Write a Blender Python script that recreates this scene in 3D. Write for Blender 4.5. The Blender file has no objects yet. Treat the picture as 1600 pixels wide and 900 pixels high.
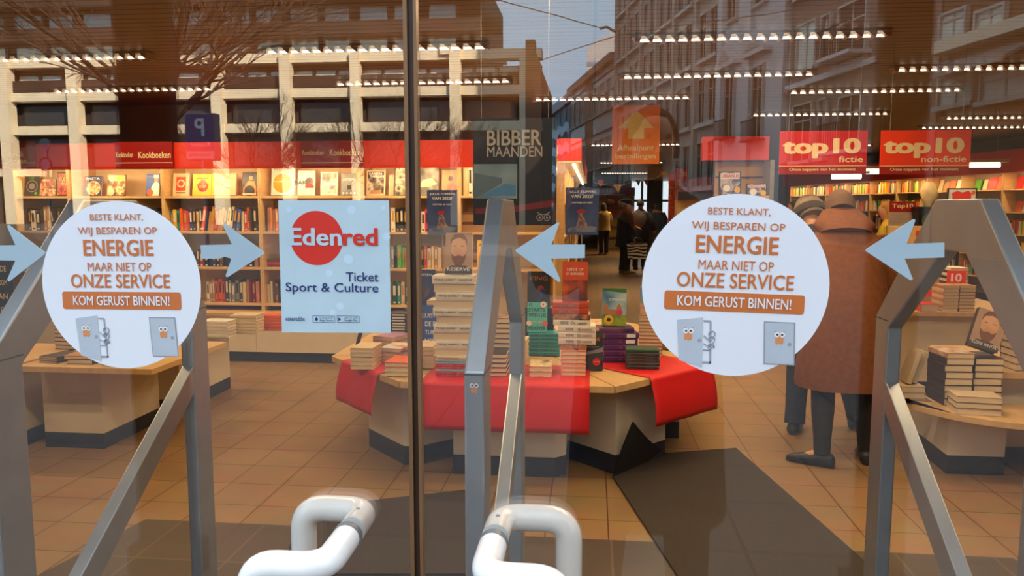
import bpy, bmesh, math, random
from mathutils import Vector, Matrix, Euler

# ------------------------------------------------------------------ camera, world, sun, exposure
SC = bpy.context.scene
COL = SC.collection
random.seed(7)
D = 1.20                       # distance camera - glass
F_PX = 1200.0
EYE = 1.55
HOR = 322.0                    # horizon row
PITCH = math.atan((450 - HOR) / F_PX)
YAW = math.atan((927 - 800) / F_PX * math.cos(PITCH))
cam_d = bpy.data.cameras.new('camera')
cam_d.sensor_fit = 'HORIZONTAL'
cam_d.sensor_width = 36.0
cam_d.lens = 36.0 * F_PX / 1600.0
cam_d.clip_start = 0.02
cam_d.clip_end = 600
cam = bpy.data.objects.new('camera', cam_d)
COL.objects.link(cam)
cam.location = (0, 0, EYE)
cam.rotation_euler = (math.pi / 2 - PITCH, 0, YAW)
SC.camera = cam

SC.view_settings.view_transform = 'Standard'
SC.view_settings.look = 'None'
SC.view_settings.gamma = 1.0
SC.view_settings.use_curve_mapping = False
SC.view_settings.exposure = 0.0
SC.render.film_transparent = False
SC.cycles.max_bounces = 8
SC.cycles.diffuse_bounces = 4
SC.cycles.glossy_bounces = 4
SC.cycles.transparent_max_bounces = 16
SC.cycles.sample_clamp_indirect = 6.0
SC.cycles.caustics_reflective = False
SC.cycles.caustics_refractive = False

SKY_K = 3.2
SUN_E = 24.0
W = bpy.data.worlds.new('sky')
SC.world = W
W.use_nodes = True
nt = W.node_tree
nt.nodes.clear()
n_out = nt.nodes.new('ShaderNodeOutputWorld')
n_bg = nt.nodes.new('ShaderNodeBackground')
n_tc = nt.nodes.new('ShaderNodeTexCoord')
n_sx = nt.nodes.new('ShaderNodeSeparateXYZ')
n_cr = nt.nodes.new('ShaderNodeValToRGB')
nt.links.new(n_tc.outputs['Generated'], n_sx.inputs[0])
nt.links.new(n_sx.outputs['Z'], n_cr.inputs[0])
nt.links.new(n_cr.outputs[0], n_bg.inputs[0])
nt.links.new(n_bg.outputs[0], n_out.inputs[0])
cr = n_cr.color_ramp
cr.elements[0].position = 0.0
cr.elements[0].color = (0.25, 0.70, 1.06, 1)
cr.elements[1].position = 1.0
cr.elements[1].color = (0.84, 0.86, 0.92, 1)
e = cr.elements.new(0.30)
e.color = (0.62, 0.82, 1.00, 1)
n_bg.inputs[1].default_value = SKY_K

sun_d = bpy.data.lights.new('sun', 'SUN')
sun_d.energy = SUN_E
sun_d.color = (1.0, 0.86, 0.66)
sun_d.angle = 0.01
sun = bpy.data.objects.new('sun', sun_d)
COL.objects.link(sun)
SUN_TO = Vector((0.62, 0.66, 0.50)).normalized()     # towards the sun: behind the shop, high above it
sun.rotation_euler = SUN_TO.to_track_quat('Z', 'Y').to_euler()
sun.location = SUN_TO * 60

ROOM_LAMP_W = 20.0            # power of one louvred ceiling fitting
SHELF_LAMP_W = 7.0            # power of one pelmet tube
WARM = (1.0, 0.70, 0.39)

# ------------------------------------------------------------------ pixel <-> place helpers (frame 1600 x 900)
_R = Euler(cam.rotation_euler).to_matrix()
CAMP = Vector((0, 0, EYE))
def ray(px, py):
    return _R @ Vector(((px - 800) / F_PX, -(py - 450) / F_PX, -1.0))
def PY(px, py, Y):
    d = ray(px, py)
    return CAMP + d * (Y / d.y)
def PZ(px, py, Z):
    d = ray(px, py)
    return CAMP + d * ((Z - EYE) / d.z)
def PD(px, py, depth):
    return CAMP + ray(px, py) * depth
def MIR(v):
    """place of a thing in the street whose mirror image in the glass is v"""
    return Vector((v[0], 2 * D - v[1], v[2]))

# ------------------------------------------------------------------ materials
def lin(c):
    c = c / 255.0
    return c / 12.92 if c <= 0.04045 else ((c + 0.055) / 1.055) ** 2.4
def rgb(t):
    return (lin(t[0]), lin(t[1]), lin(t[2]), 1.0)
_M = {}
def mat(name, col, rough=0.5, metal=0.0, var=0.12, scale=6.0, bump=0.0, spec=0.5, stretch=None, coat=0.0):
    """Principled material with a procedural noise variation of its colour"""
    if name in _M:
        return _M[name]
    m = bpy.data.materials.new(name)
    m.use_nodes = True
    t = m.node_tree
    b = t.nodes['Principled BSDF']
    b.inputs['Roughness'].default_value = rough
    b.inputs['Metallic'].default_value = metal
    b.inputs['Specular IOR Level'].default_value = spec
    b.inputs['Coat Weight'].default_value = coat
    c = rgb(col)
    tc = t.nodes.new('ShaderNodeTexCoord')
    no = t.nodes.new('ShaderNodeTexNoise')
    no.inputs['Scale'].default_value = scale
    no.inputs['Detail'].default_value = 3
    if stretch:
        mp = t.nodes.new('ShaderNodeMapping')
        mp.inputs['Scale'].default_value = stretch
        t.links.new(tc.outputs['Object'], mp.inputs[0])
        t.links.new(mp.outputs[0], no.inputs['Vector'])
    else:
        t.links.new(tc.outputs['Object'], no.inputs['Vector'])
    r = t.nodes.new('ShaderNodeValToRGB')
    r.color_ramp.elements[0].position = 0.3
    r.color_ramp.elements[1].position = 0.7
    r.color_ramp.elements[0].color = (c[0] * (1 - var), c[1] * (1 - var), c[2] * (1 - var), 1)
    r.color_ramp.elements[1].color = (min(1, c[0] * (1 + var)), min(1, c[1] * (1 + var)), min(1, c[2] * (1 + var)), 1)
    t.links.new(no.outputs['Fac'], r.inputs[0])
    t.links.new(r.outputs[0], b.inputs['Base Color'])
    if bump:
        bp = t.nodes.new('ShaderNodeBump')
        bp.inputs['Strength'].default_value = bump
        t.links.new(no.outputs['Fac'], bp.inputs['Height'])
        t.links.new(bp.outputs[0], b.inputs['Normal'])
    _M[name] = m
    return m
def emis(name, col, k):
    if name in _M:
        return _M[name]
    m = bpy.data.materials.new(name)
    m.use_nodes = True
    t = m.node_tree
    t.nodes.clear()
    o = t.nodes.new('ShaderNodeOutputMaterial')
    e = t.nodes.new('ShaderNodeEmission')
    e.inputs[0].default_value = (col[0], col[1], col[2], 1)
    e.inputs[1].default_value = k
    t.links.new(e.outputs[0], o.inputs[0])
    _M[name] = m
    return m
def cover_mat(name, cols, scale=9.0, seed=0.0, kind='noise'):
    """printed picture on a book cover or poster: a procedural pattern of a few inks"""
    if name in _M:
        return _M[name]
    m = bpy.data.materials.new(name)
    m.use_nodes = True
    t = m.node_tree
    b = t.nodes['Principled BSDF']
    b.inputs['Roughness'].default_value = 0.4
    tc = t.nodes.new('ShaderNodeTexCoord')
    mp = t.nodes.new('ShaderNodeMapping')
    mp.inputs['Location'].default_value = (seed * 3.7, seed * 1.3, seed * 2.1)
    t.links.new(tc.outputs['Object'], mp.inputs[0])
    if kind == 'cells':
        no = t.nodes.new('ShaderNodeTexVoronoi')
        no.inputs['Scale'].default_value = scale
        out = no.outputs['Distance']
    else:
        no = t.nodes.new('ShaderNodeTexNoise')
        no.inputs['Scale'].default_value = scale
        no.inputs['Detail'].default_value = 2
        out = no.outputs['Fac']
    t.links.new(mp.outputs[0], no.inputs['Vector'])
    r = t.nodes.new('ShaderNodeValToRGB')
    r.color_ramp.interpolation = 'LINEAR'
    n = len(cols)
    lo, hi = (0.34, 0.66) if kind != 'cells' else (0.1, 0.7)
    while len(r.color_ramp.elements) < n:
        r.color_ramp.elements.new(0.5)
    for i, c in enumerate(cols):
        r.color_ramp.elements[i].position = lo + (hi - lo) * i / max(1, n - 1)
    for i, c in enumerate(cols):
        r.color_ramp.elements[i].color = rgb(c)
    t.links.new(out, r.inputs[0])
    t.links.new(r.outputs[0], b.inputs['Base Color'])
    _M[name] = m
    return m
def grid_mat(name, base, line, sx, sy, ox, oy, lw, rough=0.35, var=0.10, bump=False):
    """tiles in the XY plane of the world: joints every sx, sy metres"""
    m = bpy.data.materials.new(name)
    m.use_nodes = True
    t = m.node_tree
    b = t.nodes['Principled BSDF']
    b.inputs['Roughness'].default_value = rough
    tc = t.nodes.new('ShaderNodeTexCoord')
    mp = t.nodes.new('ShaderNodeMapping')
    mp.inputs['Location'].default_value = (-ox, -oy, 0)
    t.links.new(tc.outputs['Object'], mp.inputs[0])
    br = t.nodes.new('ShaderNodeTexBrick')
    br.offset = 0.0
    br.squash = 1.0
    br.inputs['Scale'].default_value = 1.0
    br.inputs['Brick Width'].default_value = sx
    br.inputs['Row Height'].default_value = sy
    br.inputs['Mortar Size'].default_value = lw
    br.inputs['Mortar Smooth'].default_value = 0.1
    br.inputs['Bias'].default_value = 0.0
    c = rgb(base)
    br.inputs['Color1'].default_value = (c[0] * (1 - var), c[1] * (1 - var), c[2] * (1 - var), 1)
    br.inputs['Color2'].default_value = (c[0] * (1 + var), c[1] * (1 + var), c[2] * (1 + var), 1)
    br.inputs['Mortar'].default_value = rgb(line)
    t.links.new(mp.outputs[0], br.inputs['Vector'])
    no = t.nodes.new('ShaderNodeTexNoise')
    no.inputs['Scale'].default_value = 5.0
    no.inputs['Detail'].default_value = 5
    t.links.new(tc.outputs['Object'], no.inputs['Vector'])
    mx = t.nodes.new('ShaderNodeMix')
    mx.data_type = 'RGBA'
    mx.blend_type = 'OVERLAY'
    mx.inputs[0].default_value = 0.25
    t.links.new(br.outputs['Color'], mx.inputs[6])
    t.links.new(no.outputs['Color'], mx.inputs[7])
    t.links.new(mx.outputs[2], b.inputs['Base Color'])
    return m
def glass_mat(name, f0, tint):
    """clear pane: lets the room through and mirrors the street by Schlick's law at each face"""
    m = bpy.data.materials.new(name)
    m.use_nodes = True
    t = m.node_tree
    t.nodes.clear()
    o = t.nodes.new('ShaderNodeOutputMaterial')
    tr = t.nodes.new('ShaderNodeBsdfTransparent')
    tr.inputs[0].default_value = (tint[0], tint[1], tint[2], 1)
    gl = t.nodes.new('ShaderNodeBsdfGlossy')
    gl.inputs['Roughness'].default_value = 0.0
    gl.inputs[0].default_value = (1, 1, 1, 1)
    lw = t.nodes.new('ShaderNodeLayerWeight')
    lw.inputs[0].default_value = 0.5
    p5 = t.nodes.new('ShaderNodeMath'); p5.operation = 'POWER'; p5.inputs[1].default_value = 5.0
    t.links.new(lw.outputs['Facing'], p5.inputs[0])
    ma = t.nodes.new('ShaderNodeMath'); ma.operation = 'MULTIPLY_ADD'
    ma.inputs[1].default_value = 1 - f0
    ma.inputs[2].default_value = f0
    t.links.new(p5.outputs[0], ma.inputs[0])
    mx = t.nodes.new('ShaderNodeMixShader')
    t.links.new(ma.outputs[0], mx.inputs[0])
    t.links.new(tr.outputs[0], mx.inputs[1])
    t.links.new(gl.outputs[0], mx.inputs[2])
    t.links.new(mx.outputs[0], o.inputs[0])
    _M[name] = m
    return m

# ------------------------------------------------------------------ mesh builder
class MB:
    def __init__(s):
        s.v = []; s.f = []; s.m = []
    def add(s, verts, faces, mi=0, M=None):
        o = len(s.v)
        for p in verts:
            p = Vector(p)
            s.v.append(M @ p if M is not None else p)
        for f in faces:
            s.f.append([o + i for i in f]); s.m.append(mi)
        return s
    def box(s, x0, x1, y0, y1, z0, z1, mi=0, M=None):
        v = [(x0, y0, z0), (x1, y0, z0), (x1, y1, z0), (x0, y1, z0), (x0, y0, z1), (x1, y0, z1), (x1, y1, z1), (x0, y1, z1)]
        f = [(0, 3, 2, 1), (4, 5, 6, 7), (0, 1, 5, 4), (1, 2, 6, 5), (2, 3, 7, 6), (3, 0, 4, 7)]
        return s.add(v, f, mi, M)
    def prism(s, poly, h0, h1, axis='Z', mi=0, M=None):
        """polygon (a,b) extruded from h0 to h1 along an axis: Z -> (a,b,h), Y -> (a,h,b), X -> (h,a,b)"""
        n = len(poly)
        def P(a, b, h):
            return (a, b, h) if axis == 'Z' else ((a, h, b) if axis == 'Y' else (h, a, b))
        v = [P(a, b, h0) for a, b in poly] + [P(a, b, h1) for a, b in poly]
        f = [list(range(n))[::-1], list(range(n, 2 * n))]
        for i in range(n):
            j = (i + 1) % n
            f.append((i, j, n + j, n + i))
        return s.add(v, f, mi, M)
    def tube(s, pts, rad, seg=10, mi=0, cap=True, M=None):
        """tube through points; rad one number or one for each point"""
        pts = [Vector(p) for p in pts]
        n = len(pts)
        rad = [rad] * n if not hasattr(rad, '__len__') else rad
        up = None
        rings = []
        for i, p in enumerate(pts):
            t = (pts[min(i + 1, n - 1)] - pts[max(i - 1, 0)])
            if t.length < 1e-9:
                t = Vector((0, 0, 1))
            t.normalize()
            if up is None:
                a = Vector((0, 0, 1)) if abs(t.z) < 0.9 else Vector((1, 0, 0))
                up = (a - t * a.dot(t)).normalized()
            else:
                up = (up - t * up.dot(t))
                up = up.normalized() if up.length > 1e-6 else t.orthogonal().normalized()
            b = t.cross(up)
            rings.append([p + (up * math.cos(2 * math.pi * k / seg) + b * math.sin(2 * math.pi * k / seg)) * rad[i] for k in range(seg)])
        v = [q for r in rings for q in r]
        f = []
        for i in range(n - 1):
            for k in range(seg):
                k2 = (k + 1) % seg
                f.append((i * seg + k, i * seg + k2, (i + 1) * seg + k2, (i + 1) * seg + k))
        if cap:
            f.append(list(range(seg))[::-1])
            f.append([(n - 1) * seg + k for k in range(seg)])
        return s.add(v, f, mi, M)
    def disc(s, cx, cz, r, y, seg=48, mi=0, rx=None, flip=False, th=0.0):
        """disc facing -Y at depth y"""
        rx = rx or r
        poly = [(cx + rx * math.cos(2 * math.pi * k / seg), cz + r * math.sin(2 * math.pi * k / seg)) for k in range(seg)]
        if th:
            return s.prism(poly, y, y + th, 'Y', mi)
        v = [(a, y, b) for a, b in poly]
        return s.add(v, [list(range(seg))], mi)
    def flat(s, poly, y, mi=0):
        """polygon (x,z) lying at depth y, facing -Y"""
        return s.add([(a, y, b) for a, b in poly], [list(range(len(poly)))], mi)
    def loft(s, rings, mi=0, cap=True, M=None):
        n = len(rings[0])
        v = [p for r in rings for p in r]
        f = []
        for i in range(len(rings) - 1):
            for k in range(n):
                k2 = (k + 1) % n
                f.append((i * n + k, i * n + k2, (i + 1) * n + k2, (i + 1) * n + k))
        if cap:
            f.append(list(range(n))[::-1])
            f.append([(len(rings) - 1) * n + k for k in range(n)])
        return s.add(v, f, mi, M)
    def mesh(s, name, mats, smooth=False, bevel=0.0, fix=True):
        me = bpy.data.meshes.new(name)
        me.from_pydata([tuple(p) for p in s.v], [], s.f)
        for m in (mats if isinstance(mats, (list, tuple)) else [mats]):
            me.materials.append(m)
        me.polygons.foreach_set('material_index', s.m)
        if fix or bevel:
            bm = bmesh.new()
            bm.from_mesh(me)
            if fix:
                bmesh.ops.recalc_face_normals(bm, faces=bm.faces)
            if bevel:
                ed = [e for e in bm.edges if len(e.link_faces) == 2 and e.calc_face_angle(0) > 0.6]
                bmesh.ops.bevel(bm, geom=ed, offset=bevel, segments=2, profile=0.6, affect='EDGES')
            bm.to_mesh(me)
            bm.free()
        if smooth:
            me.polygons.foreach_set('use_smooth', [True] * len(me.polygons))
            try:
                me.set_sharp_from_angle(angle=math.radians(50))
            except Exception:
                pass
        me.update()
        return me
    def build(s, name, mats, parent=None, smooth=False, bevel=0.0, loc=None, rot=None, label=None, fix=True):
        o = bpy.data.objects.new(name, s.mesh(name, mats, smooth, bevel, fix))
        COL.objects.link(o)
        if parent is not None:
            o.parent = parent
        if loc is not None:
            o.location = loc
        if rot is not None:
            o.rotation_euler = rot
        if label:
            o['label'] = label
        return o
def tag(o, label, cat, group=None, kind=None):
    o['label'] = label
    o['category'] = cat
    if group:
        o['group'] = group
    if kind:
        o['kind'] = kind
    return o
def thing(name, label, cat, loc=(0, 0, 0), rotz=0.0, group=None, rot=None):
    o = bpy.data.objects.new(name, None)
    o.empty_display_size = 0.1
    COL.objects.link(o)
    o.location = loc
    o.rotation_euler = rot if rot is not None else (0, 0, rotz)
    return tag(o, label, cat, group)
def struct(name, mb, mats, **k):
    o = mb.build(name, mats, **k)
    o['kind'] = 'structure'
    return o
def copy_tree(o, parent=None):
    c = o.copy()
    COL.objects.link(c)
    c.parent = parent
    for ch in list(o.children):
        copy_tree(ch, c)
    return c
def text(parent, s, cx, cz, w, h, y, m, bold=0.0, name='lettering', skew=0.0, th=0.0006, label=None, ry=0.0):
    """writing in the XZ plane facing -Y; fitted to a w x h box around (cx, cz)"""
    cu = bpy.data.curves.new('writing', 'FONT')
    cu.body = s
    cu.size = 1.0
    cu.resolution_u = 3
    cu.align_x = 'CENTER'
    cu.shear = skew
    ob = bpy.data.objects.new('writing', cu)
    COL.objects.link(ob)
    dg = bpy.context.evaluated_depsgraph_get()
    src = bpy.data.meshes.new_from_object(ob.evaluated_get(dg))
    bpy.data.objects.remove(ob)
    if not len(src.vertices):
        return None
    base = [(v.co.x, v.co.y) for v in src.vertices]
    fcs = [tuple(q.vertices) for q in src.polygons]
    bpy.data.meshes.remove(src)
    offs = [(0, 0)]
    if bold > 0:                       # heavier strokes: the outline laid over itself, slightly shifted
        b = bold * .62
        offs = [(-b, 0), (b, 0), (0, -b * .6), (0, b * .6), (-b * .7, -b * .5), (b * .7, b * .5), (-b * .7, b * .5), (b * .7, -b * .5)]
        if bold > .05:
            offs += [(-b * .5, 0), (b * .5, 0)]
    vs, fs = [], []
    for ax, ay in offs:
        o0 = len(vs)
        vs += [(x + ax, yy + ay, len(vs) // len(base) * 2.5e-5) for x, yy in base]
        fs += [tuple(o0 + i for i in f) for f in fcs]
    xs = [v[0] for v in vs]; ys = [v[1] for v in vs]
    x0, x1, y0, y1 = min(xs), max(xs), min(ys), max(ys)
    kx = w / (x1 - x0); ky = h / (y1 - y0)
    c, sn = math.cos(ry), math.sin(ry)
    pts = []
    for vx, vy, vd in vs:
        a = (vx - (x0 + x1) / 2) * kx
        b = (vy - (y0 + y1) / 2) * ky
        pts.append((cx + a * c - b * sn, y - th - vd, cz + a * sn + b * c))
    me = bpy.data.meshes.new('writing')
    me.from_pydata(pts, [], fs)
    me.materials.clear()
    me.materials.append(m)
    me.update()
    o = bpy.data.objects.new(name, me)
    COL.objects.link(o)
    o.parent = parent
    if label:
        o['label'] = label
    return o
def arc(c, r, a0, a1, n, e1, e2):
    """points of an arc around c from angle a0 to a1 in the plane of unit vectors e1, e2"""
    return [Vector(c) + (Vector(e1) * math.cos(a0 + (a1 - a0) * i / n) + Vector(e2) * math.sin(a0 + (a1 - a0) * i / n)) * r for i in range(n + 1)]
def fillet(pts, r, n=7):
    """polyline with its corners rounded to radius r"""
    pts = [Vector(p) for p in pts]
    out = [pts[0]]
    for i in range(1, len(pts) - 1):
        a, b, c = pts[i - 1], pts[i], pts[i + 1]
        d1 = (a - b).normalized(); d2 = (c - b).normalized()
        ang = d1.angle(d2)
        t = min(r / math.tan(ang / 2), (a - b).length * 0.49, (c - b).length * 0.49)
        p0, p2 = b + d1 * t, b + d2 * t
        for k in range(n + 1):
            u = k / n
            out.append(p0 * (1 - u) ** 2 + b * (2 * u * (1 - u)) + p2 * u ** 2)
    out.append(pts[-1])
    return out
ORD = ['leftmost', 'second', 'third', 'fourth', 'fifth', 'sixth', 'seventh', 'eighth', 'ninth', 'tenth', 'eleventh', 'twelfth', 'thirteenth', 'fourteenth',
       'fifteenth', 'sixteenth', 'seventeenth', 'eighteenth', 'nineteenth', 'twentieth', 'twenty-first', 'twenty-second', 'twenty-third', 'twenty-fourth',
       'twenty-fifth', 'twenty-sixth', 'twenty-seventh', 'twenty-eighth', 'twenty-ninth', 'thirtieth']

# ------------------------------------------------------------------ shared materials
m_wood = mat('beech_wood', (212, 176, 122), 0.45, var=0.08, scale=4, stretch=(1, 1, 8))
m_wood2 = mat('beech_table', (206, 170, 118), 0.4, var=0.08, scale=3, stretch=(8, 1, 1))
m_cream = mat('cream_laminate', (222, 212, 190), 0.45, var=0.04)
m_plinth = mat('navy_plinth', (38, 42, 58), 0.5)
m_back = mat('shelf_back', (232, 214, 172), 0.6, var=0.05)
m_red = mat('signal_red', (230, 54, 10), 0.45, var=0.05)
m_redd = mat('dark_red', (150, 14, 12), 0.45, var=0.05)
m_cloth = mat('red_cloth', (205, 16, 22), 0.55, var=0.08, scale=2)
m_white = mat('white_ink', (232, 232, 236), 0.5, var=0.02)
m_cream_ink = mat('cream_ink', (235, 210, 165), 0.5, var=0.02)
m_page = mat('book_pages', (216, 196, 164), 0.8, var=0.07, scale=60, stretch=(0.2, 0.2, 14))
m_black = mat('black_plastic', (18, 18, 20), 0.4)
m_grey = mat('grey_metal', (150, 150, 152), 0.35, 0.6, var=0.06)
m_orange = mat('sticker_orange', (206, 112, 52), 0.5, var=0.02)
m_stick = mat('sticker_white', (232, 233, 240), 0.55, var=0.015)
m_arrow = mat('sticker_pale_blue', (166, 186, 198), 0.45, var=0.03)
m_navy_ink = mat('navy_ink', (28, 44, 110), 0.5, var=0.03)
# ================================================================== SETTING
CEIL = 2.62
XL, XR, YB = -6.25, 8.2, 33.0
YF = D + 0.012                                    # inner face of the facade
a = PZ(40, 742, 0); b = PZ(951, 841, 0)
floor_m = grid_mat('floor_tiles', (142, 112, 76), (84, 60, 38), 0.30, 0.30, b.x, a.y, 0.0035, rough=0.38, var=0.05)
mb = MB(); mb.box(XL - .2, XR + .3, D - 0.35, YB + .2, -0.2, 0.0)
struct('floor', mb, floor_m)
# slatted ceiling: planks along X
m = bpy.data.materials.new('ceiling_slats'); m.use_nodes = True
t = m.node_tree; bs = t.nodes['Principled BSDF']; bs.inputs['Roughness'].default_value = 0.5
tc = t.nodes.new('ShaderNodeTexCoord'); br = t.nodes.new('ShaderNodeTexBrick')
br.offset = 0.0
br.inputs['Scale'].default_value = 1.0
br.inputs['Brick Width'].default_value = 80.0
br.inputs['Row Height'].default_value = 0.10
br.inputs['Mortar Size'].default_value = 0.009
br.inputs['Mortar Smooth'].default_value = 0.0
br.inputs['Color1'].default_value = rgb((128, 110, 92)); br.inputs['Color2'].default_value = rgb((120, 102, 86)); br.inputs['Mortar'].default_value = rgb((44, 36, 30))
t.links.new(tc.outputs['Object'], br.inputs['Vector']); t.links.new(br.outputs['Color'], bs.inputs['Base Color'])
mb = MB(); mb.box(XL - .2, XR + .3, D - 0.02, YB + .2, CEIL, CEIL + 0.25)
struct('ceiling', mb, m)
m_wall = mat('wall_plaster', (140, 124, 106), 0.8, var=0.04)
YW = 7.90                                          # wall behind the cookbook cases
mb = MB(); mb.box(XL - .2, -0.85, YW, YW + .2, 0, CEIL)
struct('wall_back', mb, m_wall)
mb = MB(); mb.box(XL - .2, XL, D, YW, 0, CEIL)
struct('wall_left', mb, m_wall)
mb = MB(); mb.box(-1.05, -0.85, YW + .2, YB, 0, CEIL)
struct('wall_aisle', mb, m_wall)
mb = MB(); mb.prism([(8.3, D), (8.5, D), (3.6, YB), (3.4, YB)], 0, CEIL)
struct('wall_right', mb, m_wall)
mb = MB(); mb.box(-1.05, 5.0, YB, YB + .2, 0, CEIL)
struct('wall_rear', mb, m_wall)
# facade around the doors and the building that carries the shop (it shades the pavement)
m_fac = mat('facade_stone', (120, 108, 98), 0.7, var=0.08)
m_up = mat('facade_upper', (150, 138, 124), 0.8, var=0.08)
mb = MB()
mb.box(XL - .2, -1.62, D, D + .3, 0, CEIL + .3); mb.box(1.30, 8.6, D, D + .3, 0, CEIL + .3)
mb.box(-1.62, 1.30, D, D + .3, 2.32, CEIL + .3)
struct('wall_front', mb, m_fac)
mb = MB(); mb.box(-16, 24, D - .1, 36, CEIL + .3, 17)
struct('wall_upper', mb, m_up)

# dark granite in front of the doors (inside) and the pavement outside
g0 = PZ(217, 820, 0); g1 = PZ(1567, 860, 0); yb = PZ(960, 845, 0).y
gran = grid_mat('granite_strip', (74, 64, 56), (96, 84, 70), 0.42, 0.40, 0.1, yb, 0.006, rough=0.4, var=0.10)
mb = MB(); mb.prism([(g0.x - .5, D - .35), (g1.x + .4, D - .35), (g1.x, yb), (g0.x, yb)], 0.0, 0.004)
struct('trim_1', mb, gran)
pave = grid_mat('street_paving', (84, 80, 78), (46, 44, 44), 0.6, 0.6, 0.1, 0.2, 0.010, rough=0.7, var=0.08)
mb = MB(); mb.box(-90, 90, -150, D - .35, -0.2, 0.0)
struct('ground', mb, pave)

# ------------------------------------------------------------------ ceiling lights
m_tube = emis('fluorescent_tube', (1.0, 0.90, 0.70), 4.0)
m_louv = mat('louvre_metal', (186, 160, 130), 0.4, var=0.03)
def fitting(x, y, L=1.5, label='', lamp=True, spread=150, k=1.0):
    t = thing('ceiling_light', label, 'light', (x, y, CEIL), 0, 'louvred ceiling lights')
    h = MB(); h.box(-L / 2 - .02, L / 2 + .02, -.06, .06, -0.012, 0.0)
    h.build('housing', m_louv, t)
    tb = MB(); tb.tube([(-L / 2, 0, -.030), (L / 2, 0, -.030)], 0.0080, 8)
    tb.build('lamp_tube', m_tube, t, smooth=True)
    lv = MB()
    n = int(L / 0.077)
    for i in range(n + 1):
        xx = -L / 2 + i * L / n
        lv.prism([(xx - .034, -.012), (xx + .018, -.012), (xx + .012, -.044), (xx + .000, -.044)], -.045, .045, 'Y')
    lv.box(-L / 2 - .02, -L / 2, -.05, .05, -.044, -.012); lv.box(L / 2, L / 2 + .02, -.05, .05, -.044, -.012)
    lv.build('louvre', m_louv, t)
    if lamp:
        ld = bpy.data.lights.new('lamp_glow', 'AREA')
        ld.shape = 'RECTANGLE'; ld.size = L; ld.size_y = 0.12; ld.energy = ROOM_LAMP_W * k; ld.color = WARM
        ld.spread = math.radians(spread)
        lo = bpy.data.objects.new('lamp_glow', ld); COL.objects.link(lo); lo.parent = t; lo.location = (0, 0, -0.048)
    return t
FIT = [(585, 71, 'crossing above the blue poster'), (660, 124, 'above the right end of the cookbook cases'), (208, 136, 'above the leftmost cookbook case'),
       (75, 86, 'in the upper left corner'), (1187, 52, 'highest above the right round sticker'), (1120, 113, 'second row above the right round sticker'),
       (1365, 138, 'just above the two red top ten signs'), (1280, 175, 'low row over the pink ten sign'), (1560, 101, 'by the right edge, highest there'),
       (1580, 180, 'by the right edge, second from the top'), (1530, 196, 'low over the red non-fiction sign'), (955, 150, 'faint row above the orange sign')]
for px, py, lb in FIT:
    p = PZ(px, py, CEIL)
    fitting(p.x, p.y, 1.5, 'louvred fluorescent ceiling light ' + lb)
for x, y, lb in [(-3.6, 2.9, 'over the left table near the doors'), (-1.3, 2.6, 'added unseen over the entrance left of the centre'), (1.1, 2.6, 'added unseen over the entrance mat'), (0.7, 3.75, 'added unseen to light the orange pickup sign'),  # entrance pair and sign fitting are unseen, added for their light
                 (3.4, 2.9, 'over the right low table'), (0.7, 13.5, 'over the aisle, nearer one'), (0.9, 19.0, 'over the aisle, middle one'), (1.0, 25.0, 'over the aisle, farthest one'),
                 (4.0, 14.0, 'over the right shelves, far end'), (5.6, 5.5, 'over the right end of the room')]:
    near = y < 4  # unseen fittings by the doors, spread widened to light door-facing surfaces
    fitting(x, y, 1.5, 'louvred fluorescent ceiling light ' + lb, spread=178 if near else 150, k=1.5 if near else (2.2 if y > 13 else 1.0))  # aisle and far fittings boosted to brighten the dim rear

# ------------------------------------------------------------------ GLASS DOORS
GL = glass_mat('door_glass', 0.075, (0.985, 0.985, 0.975))
m_seal = mat('bronze_edge', (132, 96, 64), 0.4, 0.3)
m_edge2 = mat('brown_seal', (60, 36, 22), 0.5)
m_nylon = mat('white_nylon', (242, 240, 238), 0.22, var=0.01, coat=0.4)
m_ring = mat('grey_ring', (120, 126, 132), 0.35, 0.4)
xs_ = PY(648, 450, D).x
def door(name, x0, x1, seam_right):
    mb = MB(); mb.box(x0, x1, D, D + .010, 0.008, 2.32)
    o = struct(name, mb, GL)
    o['label'] = 'clear glass door leaf ' + ('left of the seam' if seam_right else 'right of the seam')
    return o
dl = door('door_1', -1.62, xs_ - .006, True)
dr = door('door_2', xs_ + .006, 1.30, False)
mb = MB(); mb.box(xs_ - .0125, xs_ - .0062, D - .003, D + .014, 0.0, 2.32)
mb.build('edge_strip', m_seal, dl)
mb = MB(); mb.box(xs_ + .0035, xs_ + .0085, D - .003, D + .014, 0.0, 2.32)
mb.build('edge_strip', m_seal, dr)
mb = MB(); mb.box(xs_ - .0060, xs_ + .0032, D + .004, D + .012, 0.0, 2.32)
mb.build('brush_seal', m_edge2, dl)
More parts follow.
